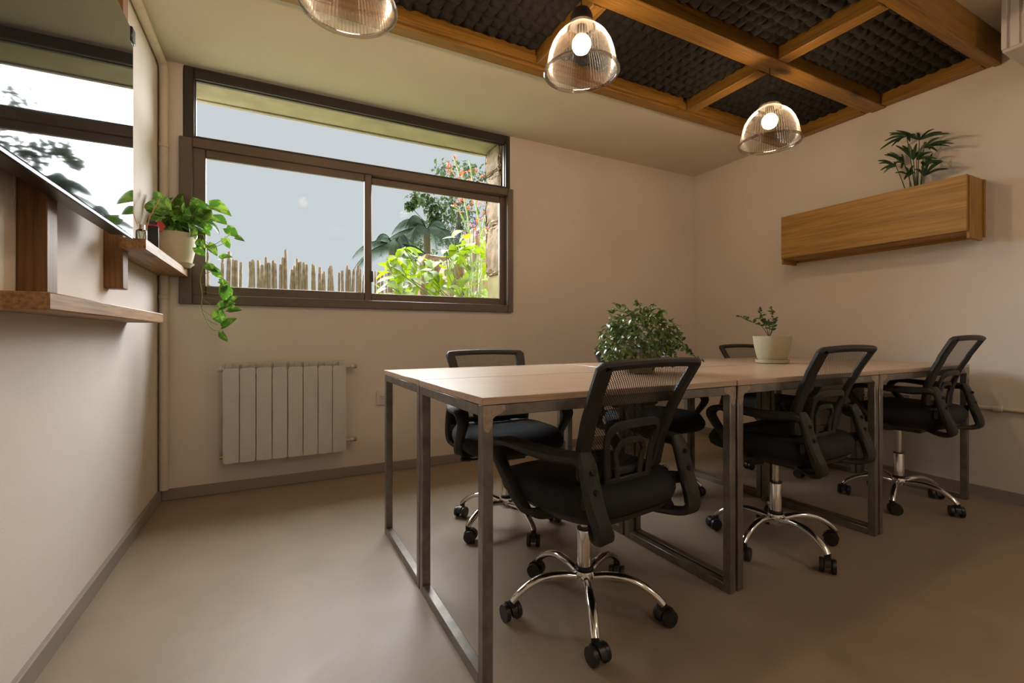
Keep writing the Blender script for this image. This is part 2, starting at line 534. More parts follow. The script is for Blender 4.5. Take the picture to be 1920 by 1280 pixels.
def smooth(pts, n=6, closed=False):
    pts = [Vector(p) for p in pts]
    out = []
    m = len(pts)
    rng = range(m) if closed else range(m - 1)
    for i in rng:
        if closed: p0, p1, p2, p3 = pts[i - 1], pts[i], pts[(i + 1) % m], pts[(i + 2) % m]
        else: p0, p1, p2, p3 = pts[max(i - 1, 0)], pts[i], pts[i + 1], pts[min(i + 2, m - 1)]
        for k in range(n):
            t = k / n
            out.append(0.5 * ((2 * p1) + (p2 - p0) * t + (2 * p0 - 5 * p1 + 4 * p2 - p3) * t * t + (3 * p1 - p0 - 3 * p2 + p3) * t ** 3))
    if not closed: out.append(pts[-1])
    return out
def lerpl(vals, n):
    """values at control points -> values at smooth() points"""
    out = []
    for i in range(len(vals) - 1):
        for k in range(n): out.append(vals[i] + (vals[i + 1] - vals[i]) * k / n)
    return out + [vals[-1]]
def tag(o, label=None, cat=None, group=None, kind=None):
    if label: o['label'] = label
    if cat: o['category'] = cat
    if group: o['group'] = group
    if kind: o['kind'] = kind
    return o
def empty(name, loc=(0, 0, 0), rz=0.0):
    o = bpy.data.objects.new(name, None)
    col.objects.link(o)
    o.location = loc
    o.rotation_euler = (0, 0, rz)
    o.empty_display_size = 0.1
    return o
def struct(name, mb, mat, parent=None):
    o = mb.build(name, mat, parent)
    if parent is None: tag(o, kind='structure')
    return o
def inst(name, me, parent=None, loc=(0, 0, 0), mat=None, rot=None, scale=None):
    o = bpy.data.objects.new(name, me)
    col.objects.link(o)
    if parent is not None: o.parent = parent
    if mat is not None: o.matrix_local = mat if parent is not None else mat
    else:
        o.location = loc
        if rot: o.rotation_euler = rot
        if scale: o.scale = scale
    return o
def copy_tree(o, parent=None):
    c = o.copy()
    col.objects.link(c)
    c.parent = parent
    for ch in o.children:
        copy_tree(ch, c)
    return c

# ================================================================== the room
struct('floor', MB().box((XL - 0.2, YF - 0.2, -0.1), (XR + 0.2, YB + 0.05, 0)), M['floor'])
cl = MB().box((XL - 0.2, YF - 0.2, ZC), (XR + 0.2, YS, ZC + 0.12))
cl.box((XL - 0.2, YS, ZS), (XR + 0.2, YB, ZC + 0.12))
struct('ceiling', cl, M['ceil'])
struct('wall_left', MB().box((XL - 0.15, YF, 0), (XL, YO, 2.75)), M['wall'])
struct('wall_right', MB().box((XR, YF, 0), (XR + 0.15, YO, 2.75)), M['wall'])
struct('wall_rear', MB().box((XL - 0.15, YF - 0.15, 0), (XR + 0.15, YF, 2.75)), M['wall'])
wb = MB()
wb.box((XL, YB, 0), (WX0, YO, 2.75)).box((WX1, YB, 0), (XR, YO, 2.75)).box((WX0, YB, 0), (WX1, YO, WZ0))
struct('wall_back', wb, M['wall'])
bh = 0.062
struct('baseboard_left', MB().box((XL, YF, 0), (XL + 0.016, YB, bh), 0.003), M['base'])
struct('baseboard_back', MB().box((XL + 0.016, YB - 0.014, 0), (XR - 0.014, YB, bh), 0.003), M['base'])
struct('baseboard_right', MB().box((XR - 0.014, YF, 0), (XR, YB, bh), 0.003), M['base'])

# outside reveal: eave slab, jambs, sill
ev = MB().box((WX0 - 0.6, YB + 0.10, ZS), (WX1 + 0.6, YO + 0.06, ZS + 0.32))
ev.box((WX0 - 0.6, YO + 0.03, ZS - 0.012), (WX1 + 0.6, YO + 0.06, ZS), 0.003)
struct('trim_1', ev, M['eave'])
struct('trim_2', MB().box((WX0, YB + 0.10, WZ0 - 0.02), (WX1, YO + 0.02, WZ0 + 0.012), 0.004), M['outer'])
struct('trim_3', MB().box((WX1 - 0.012, YB + 0.10, WZ0), (WX1 + 0.01, YO + 0.01, 1.40), 0.004), M['outer'])

def rocky(mb_box, seed, amp, cuts=3):
    a, b = Vector(mb_box[0]), Vector(mb_box[1])
    bm = bmesh.new()
    bmesh.ops.create_cube(bm, size=1)
    bmesh.ops.bevel(bm, geom=bm.edges[:], offset=0.12, segments=1, affect='EDGES')
    bmesh.ops.subdivide_edges(bm, edges=bm.edges[:], cuts=cuts, use_grid_fill=True)
    rnd = random.Random(seed)
    for v in bm.verts:
        for i in range(3):
            v.co[i] = (a[i] + b[i]) / 2 + v.co[i] * (b[i] - a[i])
        v.co += Vector((rnd.uniform(-1, 1), rnd.uniform(-1, 1), rnd.uniform(-1, 1))) * amp
    bm.verts.index_update()
    m = MB()
    m.add([v.co.copy() for v in bm.verts], [tuple(v.index for v in f.verts) for f in bm.faces])
    bm.free()
    return m
jamb = empty('trim_4', (WX1, YB + 0.25, 1.40))
tag(jamb, kind='structure')
zz = 1.40
rj = random.Random(5)
k = 0
while zz < ZS - 0.03:
    hh = min(rj.uniform(0.30, 0.45), ZS - zz)
    ys = YB + 0.10
    while ys < YO:
        ll = YO + 0.02 - ys
        m = rocky(((WX1 - 0.022 - rj.uniform(0, 0.012), ys + 0.004, zz + 0.003), (WX1 + 0.03, ys + ll - 0.004, zz + hh - 0.003)), k, 0.008, 5)
        m.build('stone', M['stone'], jamb, origin=jamb.location)
        ys += ll; k += 1
    zz += hh

# ------------------------------------------------------------------ window
win = empty('window_1', (0.55, YB, WZ0))
tag(win, kind='structure')
WO = win.location
def ring(x0, x1, z0, z1, wl_, wr, wb_, wt, y0, y1):
    m = MB()
    m.box((x0, y0, z0), (x0 + wl_, y1, z1), 0.004)
    m.box((x1 - wr, y0, z0), (x1, y1, z1), 0.004)
    m.box((x0 + wl_, y0 + 0.001, z0), (x1 - wr, y1 - 0.001, z0 + wb_), 0.004)
    m.box((x0 + wl_, y0 + 0.001, z1 - wt), (x1 - wr, y1 - 0.001, z1), 0.004)
    return m
ux0, ux1, uz0, uz1 = -0.467, 1.580, 2.012, ZS - 0.003
lx0, lx1, lz0, lz1 = -0.484, 1.598, 1.085, 2.018
ring(ux0, ux1, uz0, uz1, 0.05, 0.036, 0.026, 0.062, YB - 0.008, YB + 0.05).build('upper_frame', M['frame_dark'], win, origin=WO)
ring(ux0 + 0.045, ux1 - 0.03, uz0 + 0.02, uz1 - 0.056, 0.012, 0.012, 0.012, 0.012, YB + 0.012, YB + 0.04).build('glazing_bead', M['frame_dark'], win, origin=WO)
MB().box((ux0 + 0.05, YB + 0.025, uz0 + 0.026), (ux1 - 0.036, YB + 0.029, uz1 - 0.06)).build('pane', M['pane'], win, origin=WO)
ring(lx0, lx1, lz0, lz1, 0.062, 0.046, 0.055, 0.052, YB - 0.028, YB + 0.07).build('lower_frame', M['frame'], win, origin=WO)
# liner between frame and wall opening
ring(WX0 - 0.01, WX1 + 0.01, WZ0 - 0.01, 2.02, 0.05, 0.03, 0.05, 0.03, YB + 0.07, YB + 0.095).build('rear_track', M['frame_dark'], win, origin=WO)
def sash(x0, x1, yc, wl_, wr):
    s_ = ring(x0, x1, lz0 + 0.045, lz1 - 0.046, wl_, wr, 0.062, 0.052, yc - 0.014, yc + 0.014).build('sliding_sash', M['frame'], win, origin=WO)
    MB().box((x0 + wl_ - 0.004, yc - 0.002, lz0 + 0.1), (x1 - wr + 0.004, yc + 0.002, lz1 - 0.095)).build('pane', M['pane'], s_, origin=WO)
    return s_
s1 = sash(lx0 + 0.055, 0.557, YB + 0.004, 0.068, 0.046)
s2 = sash(0.520, lx1 - 0.04, YB + 0.040, 0.042, 0.050)
MB().box((0.545, YB - 0.020, 1.262), (0.566, YB - 0.010, 1.335), 0.003).build('latch', M['frame_dark'], s1, origin=WO)

# ------------------------------------------------------------------ corner heating pipe, conduit on the right wall
pp = MB()
pr = 0.021
path = [(XL + pr + 0.002, YF, ZS - 0.03), (XL + pr + 0.002, YB - 0.08, ZS - 0.03)]
corner = [(XL + pr + 0.002, YB - 0.08, ZS - 0.03), (XL + pr + 0.003, YB - 0.045, ZS - 0.036), (XL + pr + 0.006, YB - pr - 0.006, ZS - 0.06), (XL + pr + 0.008, YB - pr - 0.004, ZS - 0.10), (XL + pr + 0.008, YB - pr - 0.004, 0.064)]
cp = empty('heating_pipe', (XL + pr, YB - pr, 0.064))
tag(cp, 'cream painted pipe under the ceiling turning down the window corner', 'pipe')
MB().tube([path[0], path[1]], pr, 16).build('horizontal_run', M['pipe'], cp, origin=cp.location)
MB().tube(smooth(corner[:4], 5) + [corner[4]], pr, 16).build('vertical_run', M['pipe'], cp, origin=cp.location)
for z in (1.95, 1.12):
    MB().lathe([(pr, -0.012), (pr + 0.004, -0.01), (pr + 0.004, 0.01), (pr, 0.012)], 16, (corner[4][0], corner[4][1], z)).build('coupling', M['pipe'], cp, origin=cp.location)
cd = empty('conduit', (XR - 0.011, 0.6, 0.49))
tag(cd, 'cream painted conduit running low along the right wall beside the desks', 'conduit')
MB().tube([(XR - 0.012, -1.6, 0.505), (XR - 0.012, 1.44, 0.505)], 0.011, 12).build('tube', M['pipe'], cd, origin=cd.location)
for y in (1.05, 0.2):
    MB().lathe([(0.0125, -0.02), (0.0145, -0.018), (0.0145, 0.018), (0.0125, 0.02)], 12, (XR - 0.0145, y, 0.505), Matrix.Rotation(PI / 2, 4, 'X')).build('coupling', M['pipe'], cd, origin=cd.location)
ps = empty('power_strip', (XR - 0.02, 1.58, 0.47))
tag(ps, 'pale wall socket strip under the desk against the right wall', 'socket')
MB().box((XR - 0.03, 1.44, 0.47), (XR, 1.95, 0.54), 0.004).build('housing', M['plastic_white'], ps, origin=ps.location)
for i in range(5):
    y = 1.50 + i * 0.09
    m = MB()
    for dy, dz in ((-0.011, 0.006), (0.011, 0.006), (0, -0.012)):
        m.box((XR - 0.0315, y + dy - 0.003, 0.505 + dz - 0.004), (XR - 0.0295, y + dy + 0.003, 0.505 + dz + 0.004))
    m.build('socket_holes', M['black_plastic'], ps, origin=ps.location)
so = empty('wall_outlet', (0.645, YB, 0.44))
tag(so, 'white double wall socket between the radiator and the desk', 'socket')
MB().box((0.588, YB - 0.012, 0.447), (0.70, YB, 0.545), 0.004, seg=2).build('plate', M['plastic_white'], so, origin=so.location)
for x in (0.625, 0.668):
    MB().box((x - 0.018, YB - 0.014, 0.474), (x + 0.018, YB - 0.011, 0.518), 0.002).build('insert', M['plastic_white'], so, origin=so.location)
    m = MB()
    for dx, dz in ((-0.007, 0.006), (0.007, 0.006), (0, -0.007)):
        m.box((x + dx - 0.0022, YB - 0.0148, 0.496 + dz - 0.003), (x + dx + 0.0022, YB - 0.0135, 0.496 + dz + 0.003))
    m.build('socket_holes', M['black_plastic'], so, origin=so.location)

# ------------------------------------------------------------------ radiator
ra = empty('radiator', (0.06, YB - 0.05, 0.17))
tag(ra, 'white aluminium radiator with eight flat sections under the window', 'radiator')
RO = ra.location
rx0, rx1, ry = -0.271, 0.39, 3.045
pw = (rx1 - rx0) / 8
def rsec(i):
    x0 = rx0 + i * pw; x1 = x0 + pw - 0.004; xc = (x0 + x1) / 2
    m = MB()
    # front plate with rounded corners (prism along y)
    r_ = 0.014
    poly = []
    z0, z1 = 0.186, 0.724
    for cx, cz, a0 in ((x1 - r_, z1 - r_, 0), (x0 + r_, z1 - r_, 90), (x0 + r_, z0 + r_, 180), (x1 - r_, z0 + r_, 270)):
        for q in range(4):
            a = R(a0 + q * 30)
            poly.append((cx + r_ * math.cos(a), cz + r_ * math.sin(a)))
    m.prism(poly, ry, ry + 0.010, 'y')
    m.box((xc - 0.002, ry + 0.010, 0.20), (xc + 0.002, YB - 0.022, 0.745))        # web
    m.box((x0 + 0.006, YB - 0.034, 0.20), (x1 - 0.006, YB - 0.022, 0.752), 0.003)   # rear plate
    m.box((x0 + 0.004, ry + 0.028, 0.19), (x1 - 0.004, YB - 0.036, 0.235), 0.008)   # lower header
    m.box((x0 + 0.001, ry + 0.030, 0.645), (x1 + 0.003, YB - 0.040, 0.69), 0.008)   # upper header
    return m
for i in range(8):
    rsec(i).build('section', M['metal_white'], ra, origin=RO)
rxm = Matrix.Rotation(PI / 2, 4, 'Y')
MB().lathe([(0.016, 0), (0.016, 0.02), (0.010, 0.022), (0.010, 0.03)], 12, (rx0 - 0.03, ry + 0.05, 0.715), rxm).build('plug', M['metal_white'], ra, origin=RO)
MB().lathe([(0.012, 0), (0.012, 0.018)], 12, (rx0 - 0.018, ry + 0.05, 0.215), rxm).build('plug', M['brass'], ra, origin=RO)
for z in (0.712, 0.245):
    vv = MB().lathe([(0.008, 0), (0.008, 0.03), (0.014, 0.032), (0.014, 0.05), (0.009, 0.052)], 12, (rx1 - 0.004, ry + 0.05, z), rxm)
    vv.tube([(rx1 + 0.036, ry + 0.05, z), (rx1 + 0.036, YB, z)], 0.007, 8)
    v_ = vv.build('valve', M['metal_white'], ra, origin=RO)
    MB().lathe([(0.012, 0), (0.013, 0.003), (0.013, 0.016), (0.010, 0.02)], 12, (rx1 + 0.046, ry + 0.05, z), rxm).build('knob', M['brass'], v_, origin=RO)

# ------------------------------------------------------------------ ceiling frame with foam
ZB = 2.398
cf = empty('ceiling_frame', (1.6, 1.67, ZB))
tag(cf, 'varnished wooden beam grid hung under the ceiling over the desks', 'beam grid')
CO = cf.location
fx0 = -0.50
def beam(name, a, b, mat, bev=0.004):
    return MB().box(a, b, bev).build(name, mat, cf, origin=CO)
beam('beam', (fx0, 2.222, ZB), (XR - 0.002, YS - 0.001, ZC - 0.001), M['beam_x'])
beam('beam', (fx0, 1.575, ZB), (XR - 0.002, 1.660, ZC - 0.001), M['beam_x'])
beam('beam', (fx0, 1.037, ZB), (XR - 0.002, 1.070, ZC - 0.001), M['beam_x'])
# narrow battens lying along the beams
beam('batten', (fx0, 2.200, ZB + 0.012), (XR - 0.002, 2.221, ZB + 0.052), M['beam_x'], 0.002)
beam('batten', (fx0, 1.661, ZB + 0.010), (XR - 0.002, 1.690, ZB + 0.050), M['beam_x'], 0.002)
beam('batten', (fx0, 1.071, ZB + 0.008), (XR - 0.002, 1.098, ZB + 0.050), M['beam_x'], 0.002)
yb_x = [(-0.50, -0.44), (0.13, 0.205), (1.272, 1.348), (2.418, 2.502), (3.478, XR - 0.002)]
for (x0, x1) in yb_x:
    for (y0, y1) in ((1.099, 1.574), (1.691, 2.199)):
        beam('cross_beam', (x0, y0, ZB + 0.003), (x1 - 0.026, y1, ZC - 0.001), M['beam_y'])
        beam('batten', (x1 - 0.025, y0, ZB + 0.008), (x1, y1, ZB + 0.05), M['beam_y'], 0.002)
def foam(x0, x1, y0, y1):
    c = 0.062
    nx, ny = max(1, round((x1 - x0) / c)), max(1, round((y1 - y0) / c))
    q = 7
    NX, NY = nx * q, ny * q
    m = MB()
    vs = []
    for j in range(NY + 1):
        for i in range(NX + 1):
            fx, fy = i / q, j / q
            ci, cj = min(int(fx), nx - 1), min(int(fy), ny - 1)
            u, v = fx - ci, fy - cj
            su, sv = max(0.0, math.sin(PI * u)), max(0.0, math.sin(PI * v))
            h = su * sv ** 0.45 if (ci + cj) % 2 == 0 else sv * su ** 0.45
            x = x0 + (x1 - x0) * i / NX; y = y0 + (y1 - y0) * j / NY
            x += 0.006 * math.sin(y * 61 + ci); y += 0.006 * math.sin(x * 57 + cj)
            x = min(max(x, x0), x1); y = min(max(y, y0), y1)
            vs.append((x, y, 2.480 - 0.022 * max(0, h)))
    n = NX + 1
    fs = [(j * n + i, j * n + i + 1, (j + 1) * n + i + 1, (j + 1) * n + i) for j in range(NY) for i in range(NX)]
    m.add(vs, fs)
    # sides up to a flat back
    b0 = len(m.v)
    m.box((x0, y0, 2.4805), (x1, y1, ZC - 0.002))
    return m
cols = ['by the left wall', 'second from the left wall', 'third from the left wall', 'in the corner by the right wall']
for ci in range(4):
    x0, x1 = yb_x[ci][1] + 0.001, yb_x[ci + 1][0] - 0.001
    for (y0, y1, row) in ((1.0995, 1.5735, 'near row'), (1.6915, 2.1985, 'row toward the window')):
        f_ = foam(x0, x1, y0, y1)
        o = f_.build('acoustic_foam', M['foam'], None, 50, origin=((x0 + x1) / 2, (y0 + y1) / 2, 2.456))
        tag(o, 'charcoal ridged acoustic foam panel, %s, %s' % (row, cols[ci]), 'foam panel', 'acoustic foam panels in the ceiling grid')

# ------------------------------------------------------------------ pendant lamps
def pendant(x, y, zrim, label):
    t = empty('pendant_lamp', (x, y, zrim))
    tag(t, label, 'lamp', 'ribbed glass pendant lamps')
    MB().tube([(0, 0, 0.262), (0, 0, ZB - zrim)], 0.0028, 6).build('cord', M['cord'], t)
    MB().lathe([(0.0, 0.275), (0.018, 0.273), (0.036, 0.262), (0.047, 0.240), (0.050, 0.205), (0.050, 0.196), (0.0, 0.196)], 28).build('socket_cap', M['black_plastic'], t)
    # bell of ribbed glass
    n = 144
    prof = [(0.052, 0.205), (0.058, 0.198), (0.059, 0.188), (0.066, 0.180), (0.085, 0.168), (0.106, 0.146), (0.124, 0.116), (0.137, 0.080), (0.145, 0.040), (0.149, 0.008), (0.150, 0.0)]
    m = MB(); vs = []; fs = []
    for j, (r, z) in enumerate(prof):
        amp = 0.0 if j < 3 or j > 8 else 0.0016
        for i in range(n):
            a = 2 * PI * i / n
            rr = r + amp * (1 if i % 2 else -1)
            vs.append((rr * math.cos(a), rr * math.sin(a), z))
    for j in range(len(prof) - 1):
        for i in range(n):
            k_ = (i + 1) % n
            fs.append((j * n + i, j * n + k_, (j + 1) * n + k_, (j + 1) * n + i))
    m.add(vs, fs)
    sh = m.build('shade', M['shade'], t, 20)
    MB().lathe([(0.149, 0.004), (0.156, 0.006), (0.161, 0.002), (0.162, -0.004), (0.158, -0.009), (0.151, -0.008), (0.148, -0.002), (0.149, 0.004)], 72, cap=False).build('rim', M['rim'], sh)
    b = MB().lathe([(0.0, 0.078), (0.014, 0.080), (0.028, 0.088), (0.037, 0.102), (0.040, 0.118), (0.037, 0.133), (0.028, 0.147), (0.018, 0.153)], 24)
    MB().lathe([(0.0, 0.1535), (0.019, 0.1535), (0.021, 0.158), (0.021, 0.1955), (0.0, 0.1955)], 20).build('lamp_holder', M['black_plastic'], t)
    b.build('bulb', M['bulb'], t)
    return t
pendant(0.215, 1.640, 2.020, 'ribbed glass pendant lamp nearest the wall screen')
pendant(1.165, 1.630, 2.040, 'ribbed glass pendant lamp hanging in the middle of the three')
pendant(2.449, 1.640, 1.985, 'ribbed glass pendant lamp hanging furthest right, near the wall planter')

def fill_lamp(x, y, label):  # soft fill added behind the camera to brighten the near side of the room
    t = empty('added_fill_lamp', (x, y, ZC))
    tag(t, label, 'lamp', 'added fill lamps out of view')
    MB().lathe([(0.0, -0.001), (0.07, -0.001), (0.07, -0.03), (0.055, -0.04), (0.0, -0.04)], 28).build('mount', M['plastic_white'], t)
    prof = [(0.05, -0.041)] + [(0.17 * math.sin(R(a)), -0.12 + 0.085 * math.cos(R(a))) for a in range(20, 180, 16)] + [(0.0, -0.205)]
    MB().lathe(prof, 36).build('fill_shade', M['opal'], t, 60)
fill_lamp(0.75, -0.95, 'added round fill lamp, unseen behind the camera, nearer the screen wall')
fill_lamp(2.55, -0.75, 'added round fill lamp, unseen behind the camera, nearer the right wall')

# ------------------------------------------------------------------ white box high on the right wall
bx = empty('wall_unit', (3.37, 0.55, 2.305))
tag(bx, 'white ribbed box mounted at the ceiling on the right wall', 'wall unit')
BO = bx.location
MB().box((3.20, 0.10, 2.306), (XR, 0.935, ZC - 0.001), 0.006).build('housing', M['plastic_white'], bx, origin=BO)
for i, (y0, y1, d) in enumerate(((0.915, 0.935, 0.010), (0.872, 0.905, 0.006), (0.83, 0.862, 0.010), (0.15, 0.82, 0.012))):
    MB().box((3.20 - d, y0, 2.318), (3.1995, y1, ZC - 0.004), 0.002).build('front_rib', M['plastic_white'], bx, origin=BO)

# ------------------------------------------------------------------ left wall: posts, shelves, screen
PX = -0.522
p1 = MB().box((XL, 1.585, 1.006), (PX, 1.650, ZS - 0.055), 0.003)
tag(p1.build('wall_post', M['post'], None, origin=p1.base()), 'upright wooden post standing on the low wall shelf behind the screen', 'post', 'wooden posts carrying the screen')
p2 = MB().box((XL, 2.235, 1.087), (PX, 2.305, ZS - 0.055), 0.003)
tag(p2.build('wall_post', M['post'], None, origin=p2.base()), 'upright wooden post by the screen edge nearest the window, bottom hanging free', 'post', 'wooden posts carrying the screen')
s_ = MB().box((XL, 1.386, 0.965), (-0.452, 2.545, 1.0055), 0.003)
tag(s_.build('wall_shelf', M['shelf'], None, origin=s_.base()), 'low rough wooden shelf on the left wall, empty, below the screen', 'shelf')
s_ = MB().prism([(XL, 2.308), (PX + 0.002, 2.308), (PX + 0.002, 2.185), (-0.442, 2.185), (-0.442, YB - 0.001), (XL, YB - 0.001)], 1.236, 1.274)
tag(s_.build('wall_shelf', M['shelf'], None, origin=s_.base()), 'short wooden corner shelf holding the trailing pothos by the window', 'shelf')

tv = empty('wall_screen', (-0.48, 1.44, 1.25))
tag(tv, 'large switched-off flat screen mirroring the window, on the left wall', 'screen')
TO = tv.location
MB().box((PX + 0.001, 0.80, 1.262), (-0.470, 2.075, 1.985), 0.004).build('rear_casing', M['screen_frame'], tv, origin=TO)
MB().box((-0.4695, 0.79, 1.250), (-0.459, 2.085, 1.993), 0.003).build('bezel', M['screen_frame'], tv, origin=TO)
MB().box((-0.4588, 0.797, 1.262), (-0.4570, 2.079, 1.987)).build('display', M['screen'], tv, origin=TO)
MB().box((-0.474, 2.055, 1.945), (-0.453, 2.094, 1.999), 0.003).build('corner_guard', M['screen_frame'], tv, origin=TO)
MB().tube(smooth([at(27, 318, 1.50), at(25, 345, 1.50), at(28, 362, 1.50), at(23, 384, 1.50)], 4), 0.0009, 5).build('string', M['string'], tv, origin=TO)

# things on the corner shelf
d = empty('reed_diffuser', (-0.492, 2.36, 1.2745))
tag(d, 'small glass reed diffuser bottle on the corner shelf by the screen', 'diffuser')
MB().lathe([(0.0, 0.0), (0.017, 0.0), (0.019, 0.003), (0.019, 0.055), (0.017, 0.062), (0.010, 0.066), (0.010, 0.078)], 20).build('bottle', M['bottle'], d)
MB().lathe([(0.0125, 0.066), (0.0125, 0.084), (0.009, 0.084), (0.009, 0.066)], 20).build('collar', M['chrome'], d)
for a, b in (((0.05, 0.03), 0.21), ((-0.03, 0.02), 0.14)):
    MB().tube([(0, 0, 0.006), (a[0] * 0.5, a[1] * 0.5, b * 0.6), (a[0] * 1.1, a[1] * 1.1, b)], 0.0016, 5).build('reed', M['reed'], d)
d = empty('small_box', (-0.480, 2.50, 1.2745), R(8))
tag(d, 'small black box beside the pothos pot on the corner shelf', 'box')
MB().box((-0.019, -0.022, 0), (0.019, 0.022, 0.108), 0.002).build('case', M['black_gloss'], d)
MB().box((-0.017, -0.018, 0.108), (0.017, 0.018, 0.114), 0.001).build('lid', M['red'], d)
d = empty('small_gadget', (-0.500, 2.585, 1.2745), R(20))
tag(d, 'black and red gadget standing behind the small black box', 'gadget')
MB().box((-0.014, -0.014, 0), (0.014, 0.014, 0.15), 0.004).build('handle', M['black_gloss'], d)
MB().prism([(-0.004, 0.11), (0.02, 0.105), (0.034, 0.13), (0.02, 0.152), (0.004, 0.15)], -0.0145, 0.0145, 'y').move(Matrix.Translation((0.012, 0, 0))).build('red_cap', M['red'], d)

# ------------------------------------------------------------------ leaves
def leaf_mesh(name, mat, L, W, heart=0.0, fold=0.25, droop=0.3, n=6, tip=1.0):
    """leaf along +X from its stalk, upper face +Z"""
    vs = []; fs = []
    for i in range(n + 1):
        t = i / n
        wd = W * (math.sin(PI * min(1, t ** (0.62 if heart else 0.8))) ** (0.75 if heart else 0.9)) * (1 - 0.0 * t)
        if i == n: wd = 0.0
        if i == 0: wd = W * (0.55 if heart else 0.05)
        x = L * t - (0.0 if i else 0)
        z = -droop * L * t * t
        bx_ = -heart * L if i == 0 else 0
        vs += [(x, 0, z), (x + bx_, wd / 2, z + fold * wd / 2), (x + bx_, -wd / 2, z + fold * wd / 2)]
    for i in range(n):
        a = 3 * i; b = a + 3
        fs += [(a, b, b + 1, a + 1), (a, a + 2, b + 2, b)]
    m = MB().add(vs, fs)
    return m.mesh(name, mat, 60, fixn=False)
def orient(loc, direction, normal, scale=1.0):
    x = Vector(direction).normalized()
    z = Vector(normal)
    z = (z - x * z.dot(x))
    if z.length < 1e-4: z = Vector((0, 0, 1)) - x * x.z
    z.normalize()
    y = z.cross(x)
    m = Matrix((x, y, z)).transposed().to_4x4()
    m = Matrix.Translation(loc) @ m @ Matrix.Diagonal((scale, scale, scale, 1))
    return m

# pothos -------------------------------------------------------------
po = empty('potted_pothos', (-0.478, 3.015, 1.2745))
tag(po, 'trailing variegated pothos in a cream pot on the corner shelf', 'potted plant')
PL = po.location
pot = MB().lathe([(0.0, 0.012), (0.062, 0.012), (0.070, 0.03), (0.082, 0.09), (0.090, 0.150), (0.093, 0.178), (0.088, 0.178), (0.085, 0.150), (0.083, 0.140), (0.0, 0.140)], 40)
pot.build('pot', M['pot'], po)
MB().lathe([(0.0, 0.0), (0.060, 0.0), (0.078, 0.018), (0.080, 0.022), (0.074, 0.022), (0.060, 0.010), (0.0, 0.010)], 36).build('saucer', M['pot'], po)
MB().lathe([(0.0, 0.150), (0.05, 0.149), (0.0835, 0.143)], 24).build('soil', M['soil'], po)
lm = [leaf_mesh('pothos_leaf', M['pothos'], 0.10, 0.078, 0.12, f, dr, 7) for f, dr in ((0.25, 0.25), (0.45, 0.45), (0.15, 0.1), (0.6, 0.3))]
def cz(x, y): return (230 + x / 3.879, 330 + y / 3.879)
rp = random.Random(11)
view = Vector((SIN, COS, 0))
rightv = Vector((COS, -SIN, 0))
def pothos_leaf(cx, cy, size, ang, Y, face=0.7, seed=None):
    """leaf centred in the crop of the plant: size in crop px, ang = direction of its tip on screen"""
    px, py = cz(cx, cy)
    r_ = ray(px, py)
    Y = min(Y, 0.525 * r_.y / max(1e-3, -r_.x)) if r_.x < 0 else Y
    c = at(px, py, Y)
    k_ = c.dot(view) if False else (c - Vector((0, 0, CAMH))).dot(view)
    L = size / 3.879 * k_ / FPX * 0.98
    d_ = rightv * math.cos(R(ang)) + Vector((0, 0, 1)) * math.sin(R(ang)) + view * rp.uniform(-0.35, 0.35)
    d_.normalize()
    nrm = -view * face + Vector((rp.uniform(-0.5, 0.5), rp.uniform(-0.3, 0.3), rp.uniform(0.2, 0.9)))
    base_ = c - d_ * L * 0.5
    mt = orient(base_ - PL, d_, nrm, L / 0.10)
    o = inst('leaf', rp.choice(lm), po, mat=mt)
    return base_
trail = [(700, 225, 150, -12, 2.86), (705, 315, 115, -20, 2.88), (795, 405, 100, -35, 2.84), (848, 452, 62, -5, 2.84), (756, 485, 75, -60, 2.84),
 (655, 530, 90, -45, 2.88), (748, 588, 82, 20, 2.85), (645, 668, 95, -20, 2.90), (688, 708, 80, -60, 2.90), (732, 768, 60, -10, 2.88), (735, 815, 70, -100, 2.89),
 (752, 860, 120, -80, 2.88), (755, 935, 105, 30, 2.88), (800, 888, 70, 40, 2.87), (805, 965, 85, 8, 2.87), (706, 1030, 120, -95, 2.89), (772, 1062, 125, 32, 2.87), (733, 1172, 88, -80, 2.88),
 (548, 490, 70, -85, 2.92), (562, 548, 80, -50, 2.92), (585, 495, 60, -60, 2.9)]
for a in trail: pothos_leaf(*a, face=0.85)
mass = [(405, 190, 160, 100), (268, 180, 160, 120), (245, 130, 75, 130), (335, 250, 140, 60), (555, 225, 180, 110), (515, 240, 120, 80), (605, 285, 140, -40),
 (660, 362, 110, -20), (430, 285, 130, 20), (300, 330, 120, 200), (232, 300, 120, 170), (380, 340, 120, -60), (480, 280, 100, 70), (455, 360, 110, -30), (540, 345, 120, -20),
 (350, 385, 90, 200), (265, 250, 130, 150), (210, 210, 110, 110), (310, 200, 120, 75), (600, 395, 90, -40), (420, 390, 90, -90), (500, 395, 90, -70), (640, 290, 110, 0), (280, 380, 80, 220),
 (365, 300, 110, 140), (590, 330, 120, 30), (330, 300, 130, 100), (240, 340, 90, 200), (470, 330, 120, 150), (395, 260, 120, 90), (550, 300, 130, 60), (210, 260, 100, 160), (440, 230, 100, 100), (620, 350, 90, -60), (520, 420, 80, -80), (300, 270, 120, 80)]
for (x, y, s0, a) in mass:
    pothos_leaf(x, y, s0, a, 3.015 + rp.uniform(-0.10, 0.07), face=0.45)
def cpts(l, Y): return [at(*cz(x, y), Y) - PL for x, y in l]
m = MB()
m.tube(smooth([Vector((0.05, -0.02, 0.16))] + cpts([(575, 425), (600, 480), (615, 540), (620, 600), (580, 680), (565, 760), (578, 860), (575, 950), (608, 1050), (650, 1108), (702, 1128)], 2.895), 5), 0.0022, 6)
m.build('vine', M['stem'], po)
m = MB()
